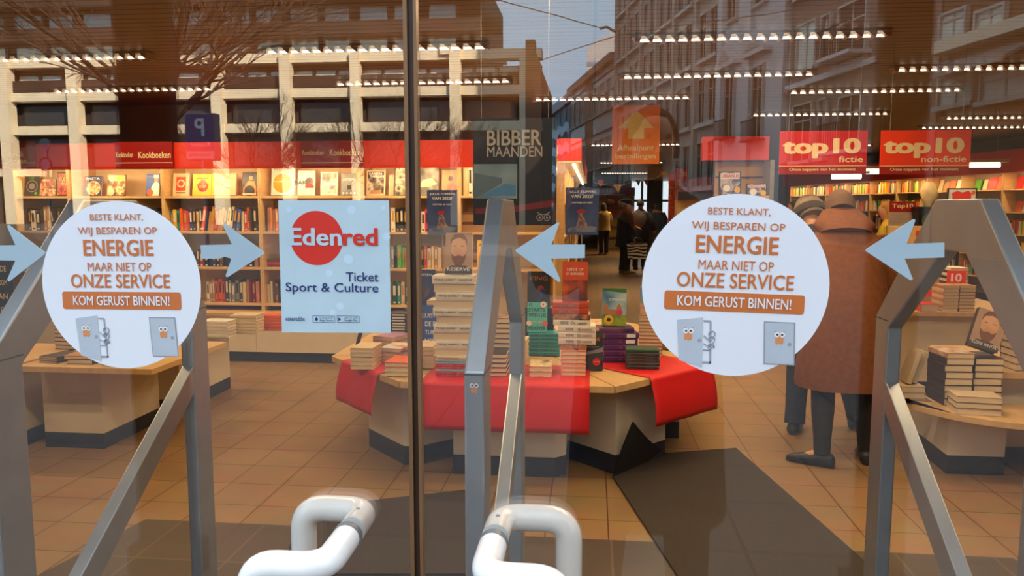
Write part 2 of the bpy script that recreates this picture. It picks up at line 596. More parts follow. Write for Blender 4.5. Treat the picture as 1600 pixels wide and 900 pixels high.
def handle(door_o, gx, gz, s):
    """bent tube through the glass: outside it turns towards s and down, inside likewise"""
    r = 0.0232
    h = bpy.data.objects.new('handle', None); COL.objects.link(h); h.parent = door_o; h.location = (gx, D + .005, gz)
    ins = fillet([(0, .010, 0), (0, .098, 0), (s * .120, .098, 0), (s * .120, .098, -.55)], 0.042)
    out = fillet([(0, -.022, 0), (0, -.128, 0), (s * .116, -.128, 0), (s * .116, -.128, -.55)], 0.042)
    a = MB(); a.tube(ins, r, 20); a.build('inner_grip', m_nylon, h, smooth=True)
    a = MB(); a.tube(out, r, 20); a.build('outer_grip', m_nylon, h, smooth=True)
    a = MB(); a.tube([(0, -.024, 0), (0, -.010, 0)], r + .0012, 20); a.build('collar', m_ring, h, smooth=True)
    a = MB(); a.tube([(0, .045, r - .001), (0, .045, r + .0015)], 0.0035, 10); a.build('screw', m_ring, h)
    a = MB()
    a.tube([(s * .120, .098, -.55), (s * .120, .098, -.60), (s * .08, .098, -.60), (s * .04, .098, -.60), (0, .098, -.60), (0, .06, -.60), (0, .0, -.60)], r, 16)
    a.tube([(s * .116, -.128, -.55), (s * .116, -.128, -.60), (s * .08, -.128, -.60), (0, -.128, -.60), (0, -.06, -.60), (0, 0, -.60)], r, 16)
    a.build('lower_bend', m_nylon, h, smooth=True)
    return h
p = PY(546, 834, D); handle(dl, p.x, p.z, -1)
p = PY(772, 846, D); handle(dr, p.x, p.z, 1)

# ------------------------------------------------------------------ STICKERS on the glass
m_logo_or = mat('logo_orange', (222, 140, 84), 0.5, var=0.02)
m_doorgrey = mat('printed_door_grey', (186, 192, 202), 0.5, var=0.06, scale=9)
m_doorline = mat('printed_door_line', (150, 154, 164), 0.5)
m_pupil = mat('printed_dark', (52, 48, 50), 0.5)
def logo(parent, cx, cz, k, y):
    """the shop's small two-eyed emblem"""
    a = MB()
    a.flat([(cx - .5 * k, cz - .02 * k), (cx + .5 * k, cz - .02 * k), (cx + .50 * k, cz - .90 * k), (cx + .24 * k, cz - 1.10 * k), (cx, cz - .92 * k), (cx - .24 * k, cz - 1.10 * k), (cx - .50 * k, cz - .90 * k)], y, 0)
    a.flat([(cx - .62 * k, cz + .72 * k), (cx - .30 * k, cz + .50 * k), (cx, cz + .42 * k), (cx + .30 * k, cz + .50 * k), (cx + .62 * k, cz + .72 * k), (cx + .52 * k, cz + .42 * k), (cx, cz + .14 * k), (cx - .52 * k, cz + .42 * k)], y - .0001, 0)
    for s in (-1, 1):
        a.disc(cx + s * .33 * k, cz + .16 * k, .36 * k, y - .0002, 24, 1)
        a.disc(cx + s * .30 * k, cz + .16 * k, .14 * k, y - .0004, 16, 2)
    a.flat([(cx - .10 * k, cz + .0 * k), (cx + .10 * k, cz + .0 * k), (cx, cz - .22 * k)], y - .0005, 0)
    return a.build('owl_eye_emblem', [m_logo_or, m_white, m_pupil], parent, fix=False)
def round_sticker(pxc, pyc, rx_px, rz_px, roll, label):
    c = PY(pxc, pyc, D)
    l = PY(pxc - rx_px, pyc, D); r_ = PY(pxc + rx_px, pyc, D); t_ = PY(pxc, pyc - rz_px, D); b_ = PY(pxc, pyc + rz_px, D)
    cx, cz = (l.x + r_.x) / 2, (t_.z + b_.z) / 2
    R = ((r_.x - l.x) / 2 + (t_.z - b_.z) / 2) / 2
    o = thing('round_sticker', label, 'sticker', (cx, D - .0012, cz), 0, None, rot=(0, roll, 0))
    mb = MB(); mb.disc(0, 0, R, 0, 96, 0, th=.0010); mb.build('disc', m_stick, o)
    y = -.0004
    def T(s, z, w, h, bold, m=m_orange):
        text(o, s, 0.0, z * R, w * R, h * R, y, m, bold)
    T('BESTE KLANT,', .805, .66, .085, .004)
    T('WIJ BESPAREN OP', .640, .99, .105, .006)
    T('ENERGIE', .450, .88, .195, .035)
    T('MAAR NIET OP', .225, .80, .105, .006)
    T('ONZE SERVICE', .055, 1.25, .165, .022)
    mb = MB()
    pl = []
    for (qx, qz, a0) in ((.72, -.105, 0), (-.72, -.105, 90), (-.72, -.255, 180), (.72, -.255, 270)):
        for k in range(5):
            an = math.radians(a0 + k * 22.5)
            pl.append(((qx + .03 * math.cos(an)) * R, (qz + .03 * math.sin(an)) * R))
    mb.flat(pl, y - .0002); mb.build('orange_bar', m_orange, o, fix=False)
    text(o, 'KOM GERUST BINNEN!', 0, -.180 * R, 1.22 * R, .115 * R, y - .0006, m_white, .02)
    # two printed doors and the draught between them
    mb = MB()
    mb.flat([(-.60 * R, -.40 * R), (-.32 * R, -.36 * R), (-.30 * R, -.92 * R), (-.56 * R, -.85 * R)], y - .0002, 0)
    mb.flat([(-.315 * R, -.39 * R), (-.235 * R, -.39 * R), (-.225 * R, -.41 * R), (-.305 * R, -.41 * R)], y - .0002, 1)
    mb.flat([(-.245 * R, -.41 * R), (-.225 * R, -.41 * R), (-.205 * R, -.87 * R), (-.225 * R, -.87 * R)], y - .0002, 1)
    mb.flat([(-.30 * R, -.85 * R), (-.21 * R, -.85 * R), (-.205 * R, -.875 * R), (-.30 * R, -.875 * R)], y - .0002, 1)
    mb.disc(-.345 * R, -.62 * R, .022 * R, y - .0004, 12, 1)
    mb.build('printed_open_door', [m_doorgrey, m_doorline], o, fix=False)
    mb = MB()
    mb.flat([(.335 * R, -.375 * R), (.665 * R, -.375 * R), (.69 * R, -.85 * R), (.36 * R, -.85 * R)], y - .0002, 1)
    mb.flat([(.347 * R, -.388 * R), (.653 * R, -.388 * R), (.677 * R, -.84 * R), (.371 * R, -.84 * R)], y - .0004, 0)
    mb.disc(.62 * R, -.62 * R, .022 * R, y - .0006, 12, 1)
    mb.build('printed_closed_door', [m_doorgrey, m_doorline], o, fix=False)
    logo(o, -.47 * R, -.53 * R, .085 * R, y - .0006)
    logo(o, .51 * R, -.53 * R, .085 * R, y - .0008)
    mb = MB()
    for k, (zz, s) in enumerate(((-.56, 1), (-.62, 1), (-.66, -1))):
        pts = [(-.30 * R, y - .0004, zz * R - .03 * R * k), (-.24 * R, y - .0004, zz * R - .06 * R), (-.19 * R, y - .0004, zz * R - .01 * R)]
        cc = Vector((-.215 * R, y - .0004, zz * R + .02 * R * s))
        pts += arc(cc, .035 * R, -.6, 4.2, 9, (1, 0, 0), (0, 0, 1))
        mb.tube(pts, .006 * R, 5)
    mb.build('draught_lines', m_doorline, o)
    return o
round_sticker(190.5, 444.5, 123, 131, math.radians(-0.3), 'white round sticker with orange text on the left door leaf')
round_sticker(1149.5, 445, 147, 141.5, math.radians(1.6), 'white round sticker with orange text on the right door leaf')

def arrow(poly, label, thk=.0010):
    pts = [PY(x, y, D) for x, y in poly]
    cx = sum(p.x for p in pts) / len(pts); cz = sum(p.z for p in pts) / len(pts)
    mb = MB(); mb.prism([(p.x - cx, p.z - cz) for p in pts], 0, thk, 'Y')
    o = mb.build('arrow_sticker', m_arrow, loc=(cx, D - thk - .0004, cz))
    return tag(o, label, 'sticker', 'pale blue arrows at handle height')
arrow([(-30, 384), (25, 383), (12, 354), (14, 351), (71, 394), (71, 397), (15, 440), (12, 437), (25, 407), (-30, 406)], 'pale blue arrow sticker pointing right at the left edge of the photo')
arrow([(314, 383), (363, 382), (349, 352), (352, 349), (413, 393), (414, 396), (356, 433), (353, 431), (362, 404), (352, 401), (342, 404), (315, 404)], 'pale blue arrow sticker pointing from the left round sticker to the square poster')
arrow([(914, 382), (862, 382), (874, 349), (872, 347), (806, 390), (806, 393), (874, 441), (876, 438), (861, 404), (914, 403)], 'pale blue arrow sticker pointing left beside the right round sticker')
arrow([(1475, 379), (1416, 381), (1430, 344), (1427, 342), (1353, 389), (1352, 392), (1422, 438), (1426, 436), (1413, 404), (1475, 402)], 'pale blue arrow sticker pointing left over the right metal gate')

# square blue poster: logo disc, name, small print (the QR code is left out)
q = [PY(435, 313, D), PY(608, 313, D), PY(611, 520, D), PY(441, 519, D)]
cx = sum(p.x for p in q) / 4; cz = sum(p.z for p in q) / 4
po = thing('square_sticker', 'pale blue sticker with red disc and ticket text on the left door leaf', 'sticker', (cx, D - .0012, cz))
m_pblue = mat('poster_pale_blue', (186, 206, 216), 0.5, var=0.05, scale=12)
m_ered = mat('logo_red', (214, 38, 20), 0.5, var=0.02)
mb = MB(); mb.prism([(p.x - cx, p.z - cz) for p in q], 0, .001, 'Y'); mb.build('sheet', m_pblue, po)
def L(px, py):
    v = PY(px, py, D); return (v.x - cx, v.z - cz)
def TT(s, x0, x1, y0, y1, m, bold, y=-.0004, rotl=0):
    a = L(x0, y0); b = L(x1, y1)
    text(po, s, (a[0] + b[0]) / 2, (a[1] + b[1]) / 2, b[0] - a[0], a[1] - b[1], y, m, bold)
c0 = L(495, 372); rr = (L(536, 372)[0] - L(454, 372)[0]) / 2
mb = MB(); mb.disc(c0[0], c0[1], rr * 1.0, -.0003, 64, 0, rx=rr); mb.build('red_disc', m_ered, po, fix=False)
TT('Eden', 453, 535, 356, 384, m_pblue, .045, -.0006)
TT('red', 536, 591, 356, 384, m_ered, .045, -.0006)
TT('Ticket', 541, 592, 425, 440, m_navy_ink, .012)
TT('Sport & Culture', 447, 592, 441, 461, m_navy_ink, .012)
TT('edenred.be', 447, 477, 494, 501, m_navy_ink, .004)
for x0, x1, s1, s2 in ((489, 524, 'Download on the', 'App Store'), (527, 562, 'GET IT ON', 'Google Play')):
    a = L(x0, 493); b = L(x1, 504)
    mb = MB()
    w = .0006
    mb.flat([(a[0], a[1]), (b[0], a[1]), (b[0], a[1] - w), (a[0], a[1] - w)], -.0004); mb.flat([(a[0], b[1] + w), (b[0], b[1] + w), (b[0], b[1]), (a[0], b[1])], -.0004)
    mb.flat([(a[0], a[1]), (a[0] + w, a[1]), (a[0] + w, b[1]), (a[0], b[1])], -.0004); mb.flat([(b[0] - w, a[1]), (b[0], a[1]), (b[0], b[1]), (b[0] - w, b[1])], -.0004)
    mb.build('badge_frame', m_navy_ink, po, fix=False)
    TT(s1, x0 + 11, x1 - 3, 495, 497.5, m_navy_ink, 0)
    TT(s2, x0 + 11, x1 - 3, 498.5, 502.5, m_navy_ink, .01)
a = L(495, 498.5); mb = MB(); mb.disc(a[0], a[1], .0026, -.0004, 16); mb.disc(a[0] + .0006, a[1] + .0035, .0008, -.0004, 8); mb.build('fruit_mark', m_navy_ink, po, fix=False)
a = L(531, 498.5); mb = MB(); mb.flat([(a[0] - .002, a[1] + .003), (a[0] + .003, a[1]), (a[0] - .002, a[1] - .003)], -.0004); mb.build('triangle_mark', m_navy_ink, po, fix=False)
m_bok = mat('poster_painted_reflection', (196, 218, 232), 0.5, var=0.02)  # pale discs painted on the sticker as blurred reflections
for i, (x, y, r) in enumerate([(452, 328, 5), (550, 328, 7), (599, 325, 4), (545, 405, 8), (515, 427, 6), (604, 370, 6), (532, 478, 6), (520, 488, 5), (506, 358, 0)]):
    if r:
        a = L(x, y); mb = MB(); mb.disc(a[0], a[1], r / 1000 * 1.05, -.0002, 8); mb.build('painted_reflection_spot', m_bok, po, fix=False)
# ================================================================== METAL SECURITY GATES behind the doors
m_gate = mat('gate_grey_paint', (174, 182, 190), 0.38, 0.8, var=0.05, scale=14, bump=0.02)
m_gcap = mat('gate_joint', (70, 72, 76), 0.5)
GATE_POLY = [(0, 0), (0, 1.25), (.31, 1.565), (.52, 1.565), (.85, 1.25), (.85, 0), (.76, 0), (.76, 1.228), (.468, 1.452), (.362, 1.452), (.09, 1.228), (.09, 0)]
def gate(x, label):
    t = thing('security_gate', label, 'security gate', (x, 1.35, 0), 0, 'metal security gates behind the doors')
    mb = MB(); mb.prism(GATE_POLY, -.0185, .0185, 'X'); mb.build('frame', m_gate, t, bevel=.004)
    mb = MB(); mb.prism([(.085, .515), (.765, 1.005), (.765, 1.085), (.085, .600)], -.017, .017, 'X'); mb.build('brace', m_gate, t, bevel=.003)
    mb = MB(); mb.box(-.06, .06, -.03, .88, 0, .012); mb.build('foot_plate', m_gcap, t)
    for y0, y1 in ((-.0006, .092), (.758, .8506)):
        mb = MB(); mb.box(-.0192, .0192, y0, y1, 1.245, 1.248); mb.build('joint_line', m_gcap, t)
    return t
gate(-1.181, 'grey metal security gate behind the left round sticker')
gc = gate(-.211, 'grey metal security gate seen edge-on beside the door seam')
gate(.800, 'grey metal security gate behind the rightmost blue arrow')
em = thing('emblem_sticker', 'tiny owl-eyed emblem sticker on the edge of the middle gate', 'sticker', (-.211, 1.3495, 1.225))
logo(em, 0, 0, .012, -.0002)

# ================================================================== BOOKS (builder)
_BK = {}
def book_mesh(w, h, t, cm, band=None):
    """standing book: front cover to -Y, spine at -X, foot at z = 0"""
    key = (round(w, 3), round(h, 3), round(t, 3), cm.name, band.name if band else '')
    if key in _BK:
        return _BK[key]
    c = min(.0025, t * .12)
    mb = MB()
    mb.box(-w / 2, w / 2, -t / 2, -t / 2 + c, 0, h); mb.box(-w / 2, w / 2, t / 2 - c, t / 2, 0, h)
    mb.prism([(-w / 2 - .0016, -t * .3), (-w / 2 - .0016, t * .3), (-w / 2 + .0006, t / 2), (-w / 2 + c, t / 2 - c), (-w / 2 + c, -t / 2 + c), (-w / 2 + .0006, -t / 2)], 0, h)
    if band:
        mb.box(-w / 2 - .0024, -w / 2 - .0010, -t * .26, t * .26, h * .42, h * .86, 1)
        mb.box(-w / 2 - .0024, -w / 2 - .0010, -t * .26, t * .26, h * .06, h * .13, 1)
    a = mb.mesh('book', [cm, band] if band else [cm])
    pb = MB(); pb.box(-w / 2 + c, w / 2 - .003, -t / 2 + c, t / 2 - c, .003, h - .003)
    b = pb.mesh('page_block', [m_page])
    _BK[key] = (a, b)
    return a, b
LABELS = {}
def book(w, h, t, cm, label, M, group=None, pages=True, band=None, name='book', cat='book'):
    a, b = book_mesh(w, h, t, cm, band)
    o = bpy.data.objects.new(name, a); COL.objects.link(o)
    o.location = M.translation; o.rotation_euler = M.to_euler()
    tag(o, label, cat, group)
    if pages:
        p = bpy.data.objects.new('page_block', b); COL.objects.link(p); p.parent = o
    return o
def M_stand(x, y, z, rz=0.0, back=0.0, on=False):
    """standing face-out towards -Y, leaning back by an angle"""
    if on:
        x, y = x + LAST[0], y + LAST[1]
    return Matrix.Translation((x, y, z + .016 * math.sin(back))) @ Matrix.Rotation(rz, 4, 'Z') @ Matrix.Rotation(-back, 4, 'X')
def M_flat(x, y, z, h, t, rz):
    """lying, front cover up; rz = 0: foot edge to -Y, 90: spine to -Y, -90: fore-edge to -Y, 180: head to -Y"""
    R = Matrix.Rotation(math.radians(rz), 4, 'Z')
    return Matrix.Translation((x, y, z + t / 2)) @ R @ Matrix.Translation((0, -h / 2, 0)) @ Matrix.Rotation(-math.pi / 2, 4, 'X')
def M_spine(x, y, z, lean=0.0, rz=90.0):
    return Matrix.Translation((x, y, z)) @ Matrix.Rotation(lean, 4, 'Y') @ Matrix.Rotation(math.radians(rz), 4, 'Z')
PAL = {}
def cm(name, col, rough=0.42):
    return mat('cover_' + name, col, rough, var=0.10, scale=18)
C = {n: cm(n, c) for n, c in {
    'black': (28, 26, 28), 'charcoal': (56, 52, 54), 'white': (226, 220, 206), 'cream': (214, 194, 154), 'tan': (176, 130, 86), 'brown': (98, 62, 42),
    'orange': (222, 96, 24), 'dark orange': (190, 70, 30), 'red': (188, 30, 26), 'burgundy': (128, 22, 50), 'pink': (222, 140, 126), 'magenta': (206, 40, 84), 'yellow': (230, 182, 40),
    'green': (86, 176, 40), 'dark green': (30, 74, 52), 'teal': (44, 140, 138), 'navy': (30, 42, 92), 'blue': (48, 88, 168), 'pale blue': (150, 180, 200),
    'purple': (84, 44, 110), 'grey': (134, 134, 136), 'lilac': (170, 130, 160)}.items()}
B_white = mat('spine_white', (220, 214, 200), 0.5); B_dark = mat('spine_dark', (52, 40, 36), 0.5); B_gold = mat('spine_gold', (190, 140, 60), 0.5)
FOOT = {}
LAST = [0.0, 0.0]
def settle(x, y, w, h, rz, key):
    """slide a pile away from the door along its own line of sight until its footprint is free"""
    r = math.radians(rz)
    hx = abs(w / 2 * math.cos(r)) + abs(h / 2 * math.sin(r)) + .006
    hy = abs(w / 2 * math.sin(r)) + abs(h / 2 * math.cos(r)) + .006
    x0, y0 = x, y
    used = FOOT.setdefault(key, [])
    for _ in range(90):
        if all(abs(x - a) > hx + c or abs(y - b) > hy + d for a, b, c, d in used):
            break
        x += .01 * x0 / y0
        y += .01
    used.append((x, y, hx, hy))
    LAST[0], LAST[1] = x - x0, y - y0
    return x, y
def stack(x, y, z, n, w, h, t, rz, cname, what, group, jig=.005, jrot=2.0, dt=0.0, cms=None, band=None, extra=None):
    """n books lying on each other; returns the last and the height"""
    out = []
    base = round(z, 3) in BASES
    if base:
        x, y = settle(x, y, w, h, rz, (group, round(z, 3)))
    else:
        x, y = x + LAST[0], y + LAST[1]
    for i in range(n):
        tt = t + (random.random() - .5) * dt
        m = cms[i % len(cms)] if cms else C[cname]
        pos = 'topmost' if i == n - 1 else ('lowest' if i == 0 else ORD[i] + ' up')
        lab = f'{what}, {pos}' if n > 1 else what
        o = book(w, h, round(tt, 3), m, lab, M_flat(x + (random.random() - .5) * jig, y + (random.random() - .5) * jig, z, h, tt, rz + (random.random() - .5) * jrot), group, True, band, name='hardback' if 'hardback' in what else ('paperback' if 'central' in group else 'book'))
        z += tt + .0006
        out.append(o)
    return out, z
BASES = set()
def spine_text(o, w, h, t, s, m, a=.12, b=.88, bold=.02, k=.55):
    """title running down the spine of a book"""
    tx = text(o, s, 0, 0, h * (b - a), t * k, 0, m, bold, name='lettering')
    for v in tx.data.vertices:
        u, d = v.co.x, v.co.z
        v.co = (-w / 2 - .0030, -d, h * (a + b) / 2 - u)
    return tx
def front(o, w, h, t, items):
    """print on the front cover: ('t', text, cx, cz, ww, hh, mat, bold) or ('d', cx, cz, r, mat) or ('r', x0, x1, z0, z1, mat) in fractions of the cover"""
    y = -t / 2 - .0008
    k = 0
    for it in items:
        k += 1
        yy = y - .0003 * k
        if it[0] == 't':
            text(o, it[1], it[2] * w, it[3] * h, it[4] * w, it[5] * h, yy, it[6], it[7] if len(it) > 7 else .02)
        elif it[0] == 'd':
            mb = MB(); mb.disc(it[1] * w, it[2] * h, it[3] * w, yy, 28); mb.build('cover_picture', it[4], o, fix=False)
        elif it[0] == 'r':
            mb = MB(); mb.flat([(it[1] * w, it[3] * h), (it[2] * w, it[3] * h), (it[2] * w, it[4] * h), (it[1] * w, it[4] * h)], yy)
            mb.build('cover_picture', it[5], o, fix=False)
        elif it[0] == 'p':
            mb = MB(); mb.flat([(a * w, b * h) for a, b in it[1]], yy); mb.build('cover_picture', it[2], o, fix=False)

# ================================================================== CENTRAL OCTAGONAL DISPLAY TABLE (three modules in view and the rest of the ring)
TZ = 0.58
fm = PZ(790, 600, TZ)
OX, OY = fm.x, fm.y                                 # middle of the front edge
CY = OY + 1.26                                      # centre of the ring
ring = [(-.595, 0), (.595, 0), (1.215, .665), (1.215, 1.855), (.595, 2.52), (-.595, 2.52), (-1.215, 1.855), (-1.215, .665)]
ring = [(OX + a, OY + b) for a, b in ring]
names = ['front', 'right front', 'right', 'right rear', 'rear', 'left rear', 'left', 'left front']
def inner(p, k=.03):
    return (OX + (p[0] - OX) * k, CY + (p[1] - CY) * k)
MODS = []
for i in range(8):
    a, b = ring[i], ring[(i + 1) % 8]
    # local frame: origin at the middle of the outer edge on the floor, x along the edge, y inwards
    mx, my = (a[0] + b[0]) / 2, (a[1] + b[1]) / 2
    ex = Vector((b[0] - a[0], b[1] - a[1], 0)); Ln = ex.length; ex.normalize()
    rz = math.atan2(ex.y, ex.x)
    t = thing('display_table', f'beech display table with navy plinth, {names[i]} part of the central ring', 'table', (mx, my, 0), rz, 'tables of the central ring')
    Minv = Matrix.Translation((mx, my, 0)) @ Matrix.Rotation(rz, 4, 'Z'); Minv.invert()
    pl = [Minv @ Vector((p[0], p[1], 0)) for p in (a, b, inner(b), inner(a))]
    g = .004
    pl = [(pl[0].x + g, pl[0].y), (pl[1].x - g, pl[1].y), (pl[2].x - g, pl[2].y), (pl[3].x + g, pl[3].y)]
    mb = MB(); mb.prism(pl, TZ - .038, TZ); mb.build('tabletop', m_wood2, t, bevel=.002)
    hw = .325 if i == 0 else .26
    i0 = .17 if i == 0 else .16
    bp = [(-hw, i0), (hw - .06, i0), (hw, i0 + .06), (hw, i0 + .42), (-hw, i0 + .42)]
    mb = MB(); mb.prism(bp, .115, TZ - .038); mb.build('pedestal', m_cream, t, bevel=.002)
    mb = MB(); mb.prism([(x * 1.0, y) for x, y in bp], 0, .115); mb.build('plinth', m_plinth, t)
    MODS.append(t)
def runner(edge_a, edge_b, drop, label, depth=.5, curl=.05):
    """red cloth lying on the table and hanging over its edge"""
    a, b = Vector((edge_a[0], edge_a[1], 0)), Vector((edge_b[0], edge_b[1], 0))
    ex = (b - a).normalized(); Ln = (b - a).length
    rz = math.atan2(ex.y, ex.x)
    prof = [(depth, .0), (.1, .0)]
    for k in range(6):
        an = math.pi / 2 * k / 5
        prof.append((.012 - .026 * math.sin(an), -.026 * (1 - math.cos(an)) + .0))
    for k in range(1, 9):
        u = k / 8
        prof.append((-.014 - curl * math.sin(u * 1.9) * .55, -.026 - drop * u))
    nx = 14
    vs, fs = [], []
    for i in range(nx + 1):
        x = Ln * i / nx
        for j, (py, pz) in enumerate(prof):
            wv = .004 * math.sin(i * .9 + 1) * max(0, (j - 8)) / 8
            vs.append((x, py - wv, pz + .0035))
    n = len(prof)
    for i in range(nx):
        for j in range(n - 1):
            fs.append((i * n + j, (i + 1) * n + j, (i + 1) * n + j + 1, i * n + j + 1))
    mb = MB(); mb.add(vs, fs)
    o = mb.build('table_runner', m_cloth, smooth=True, loc=(a.x, a.y, TZ), rot=(0, 0, rz))
    md = o.modifiers.new('thick', 'SOLIDIFY'); md.thickness = .002; md.offset = 1
    return tag(o, label, 'cloth')
def along(i, u):
    a, b = ring[i], ring[(i + 1) % 8]
    return (a[0] + (b[0] - a[0]) * u, a[1] + (b[1] - a[1]) * u)
def u_of(i, px, py):
    p = PZ(px, py, TZ); a, b = ring[i], ring[(i + 1) % 8]
    d = Vector((b[0] - a[0], b[1] - a[1])); return (Vector((p.x - a[0], p.y - a[1])).dot(d)) / d.length_squared
runner(along(0, .10), along(0, .885), .235, 'red cloth hanging over the front edge of the central table')
runner(along(7, .20), along(7, .74), .22, 'red cloth hanging over the left slanted edge of the central table', curl=.07)
runner(along(1, .32), along(1, .97), .245, 'red cloth hanging over the right slanted edge of the central table', curl=.07)

# ------------------------------------------------------------------ books on the central table
m_tealink = mat('ink_teal_dark', (16, 44, 50), 0.5); m_flow = mat('ink_flower', (232, 214, 196), 0.5); m_flow2 = mat('ink_flower_red', (214, 84, 60), 0.5)
TB = TZ + .0065
BASES.add(round(TB, 3))
def at(px, py, z=TB):
    return PZ(px, py, z)
def px_m(px, p):
    return px / F_PX * (_R.inverted() @ (Vector(p) - CAMP)).z * -1
m_ink_d = mat('ink_dark', (40, 34, 40), 0.5); m_ink_red = mat('ink_red', (196, 30, 30), 0.5); m_ink_or = mat('ink_orange', (220, 120, 50), 0.5); m_ink_pl = mat('ink_pale', (190, 200, 210), 0.5)
G = 'books on the central table'
# red-banded thin paperbacks in front of the gate, two kinds of titled memoirs above them
def spine_stack(px, py, n, h, w, t, cname, what, title, ink, z0=TB, band=None, cms=None, rz=90, **k):
    p = at(px, py, z0) if z0 == TB else PY(px, py, k.pop('Y'))
    objs, z = stack(p.x, p.y + w / 2, z0, n, w, h, t, rz, cname, what, G, jig=.008, jrot=2.0, cms=cms)
    if title:
        for o in objs:
            spine_text(o, w, h, t, title, ink, .06, .94)
    return objs, z, p
p = at(711, 588)
Yr = p.y + .07
zz = TB
m_grn = C['grey']
for k, (cn, n, tl) in enumerate((('red', 2, 'PIT OP SIS      DE KOCK'), ('pale blue', 1, None), ('red', 2, 'PIT OP SIS      DE KOCK'), ('pale blue', 2, None))):
    objs, zz = stack(p.x, Yr, zz, n, .15, .22, .0135, 90, cn, ('red-spined paperback' if cn == 'red' else 'grey-blue thin paperback') + (' low' if k < 2 else ' higher') + ' in the pile left of middle gate', G, jrot=1.0)
    if tl:
        for o in objs:
            spine_text(o, .15, .22, .0135, 'ZIT OP ZIJ', m_white, .12, .45, .03, .5); spine_text(o, .15, .22, .0135, 'HET LEVEN', m_white, .58, .85, .02, .35)
objs, zz = stack(p.x, Yr, zz, 1, .15, .21, .014, 90, 'cream', 'cream book with red lettering on the pile left of the middle gate', G)
spine_text(objs[0], .15, .21, .014, 'POT EN BLOEM', m_ink_red, .4, .95, .03, .5)
tops = []
for k in range(10):
    sp = k % 2 == 1 or k == 9
    o_, zz = stack(p.x + .012 * math.sin(k * 2.0), Yr + .02, zz, 1, .16, .240, .0455, 90 if sp else (-90 if k != 3 else -72), 'white', f'thick white hardback, {ORD[k] + " up" if k else "lowest"} of the tall pile left of the middle gate', G)
    if sp:
        spine_text(o_[0], .16, .240, .0455, 'PRINS HARRY · RESERVE', m_ink_d, .05, .95, .01, .25)
    tops.append(o_)
o = book(.155, .235, .034, C['cream'], 'hardback with a bearded face on its cover standing on the tall white pile', M_stand(p.x + .01, Yr + .02, zz, 0, .18, True), G)
m_face = cover_mat('cover_face_tan', [(150, 98, 66), (196, 142, 100), (214, 164, 122)], 6, 3)
m_beard = mat('cover_beard', (120, 74, 44), 0.5); m_shirt = mat('cover_shirt', (60, 58, 66), 0.5)
def face_cover(o, w, h, t, title, ink):
    front(o, w, h, t, [('r', -.5, .5, .0, 1.0, mat('cover_face_ground', (170, 138, 112), 0.5)),
        ('p', [(-.5, 0), (.5, 0), (.5, .10), (.25, .2), (-.25, .2), (-.5, .10)], m_shirt),
        ('p', [(-.30, .60), (-.25, .34), (-.12, .20), (.12, .20), (.25, .34), (.30, .60), (.29, .78), (.18, .92), (0, .95), (-.18, .92), (-.29, .78)], m_face),
        ('p', [(-.29, .50), (-.24, .33), (-.12, .19), (.12, .19), (.24, .33), (.29, .50), (.16, .42), (0, .45), (-.16, .42)], m_beard),
        ('p', [(-.31, .66), (-.30, .84), (-.18, .96), (0, .985), (.18, .96), (.30, .84), (.31, .66), (.24, .82), (0, .88), (-.24, .82)], m_beard),
        ('r', -.20, -.07, .665, .68, m_ink_d), ('r', .07, .20, .665, .68, m_ink_d), ('r', -.09, .09, .335, .35, mat('cover_lip', (140, 74, 62), 0.5)),
        ('t', title, 0, .11, .84, .085, ink)])
face_cover(o, .155, .235, .034, 'RESERVE', m_white)
YTOPZ = zz
# yellow bird book standing right behind
m_yel = C['yellow']
pp = PY(757, 425, 5.0)
# tall narrow pile hidden behind the gate
p2 = at(772, 589)
stack(p2.x, p2.y + .105, TB, 5, .135, .20, .026, 1, 'charcoal', 'dark hardback with pale pages in the pile between the gate posts', G)
stack(p2.x + .01, p2.y + .31, TB, 10, .135, .20, .030, 0, 'tan', 'brown patterned paperback in the tall pile between the gate posts', G, cms=[cover_mat('cover_flower_brown', [(70, 50, 34), (168, 130, 90), (60, 44, 40)], 24, 5), C['brown'], C['black']])
# left cluster
p = at(566, 577); stack(p.x, p.y + .10, TB, 5, .135, .205, .025, 0, 'cream', 'pale paperback in the pile near the left corner', G, cms=[C['cream']])
top = cover_mat('cover_desert', [(120, 70, 50), (226, 196, 150), (234, 214, 176)], 10, 2)
p = at(621, 588); stack(p.x, p.y + .105, TB, 3, .145, .205, .026, 178, 'orange', 'orange-covered paperback in the low pile at the front edge', G, cms=[C['cream'], C['cream'], C['orange']])
p = at(658, 588); stack(p.x, p.y + .105, TB, 5, .14, .205, .026, 182, 'cream', 'cream-paged paperback in the pile at the door seam', G)
p = at(610, 575); objs, z = stack(p.x, p.y + .10, TB, 3, .135, .205, .022, 176, 'white', 'white paperback in the short pile under a striped book', G)
stack(p.x + .02, p.y + .09, z, 1, .14, .21, .022, 170, 'white', 'book with white and orange cover on the short pile', G, cms=[cover_mat('cover_striped', [(200, 210, 216), (222, 216, 204), (200, 84, 40)], 7, 8)])
p = at(578, 568); stack(p.x + .10, p.y + .16, TB, 4, .16, .21, .028, -20, 'lilac', 'lilac paperback in the pile behind the left corner', G)
p = at(543, 556); book(.14, .215, .024, C['charcoal'], 'dark book leaning alone at the left tip of the table', Matrix.Translation((p.x + .03, p.y + .06, TB)) @ Matrix.Rotation(math.radians(16), 4, 'Y') @ Matrix.Rotation(math.radians(105), 4, 'Z'), G)
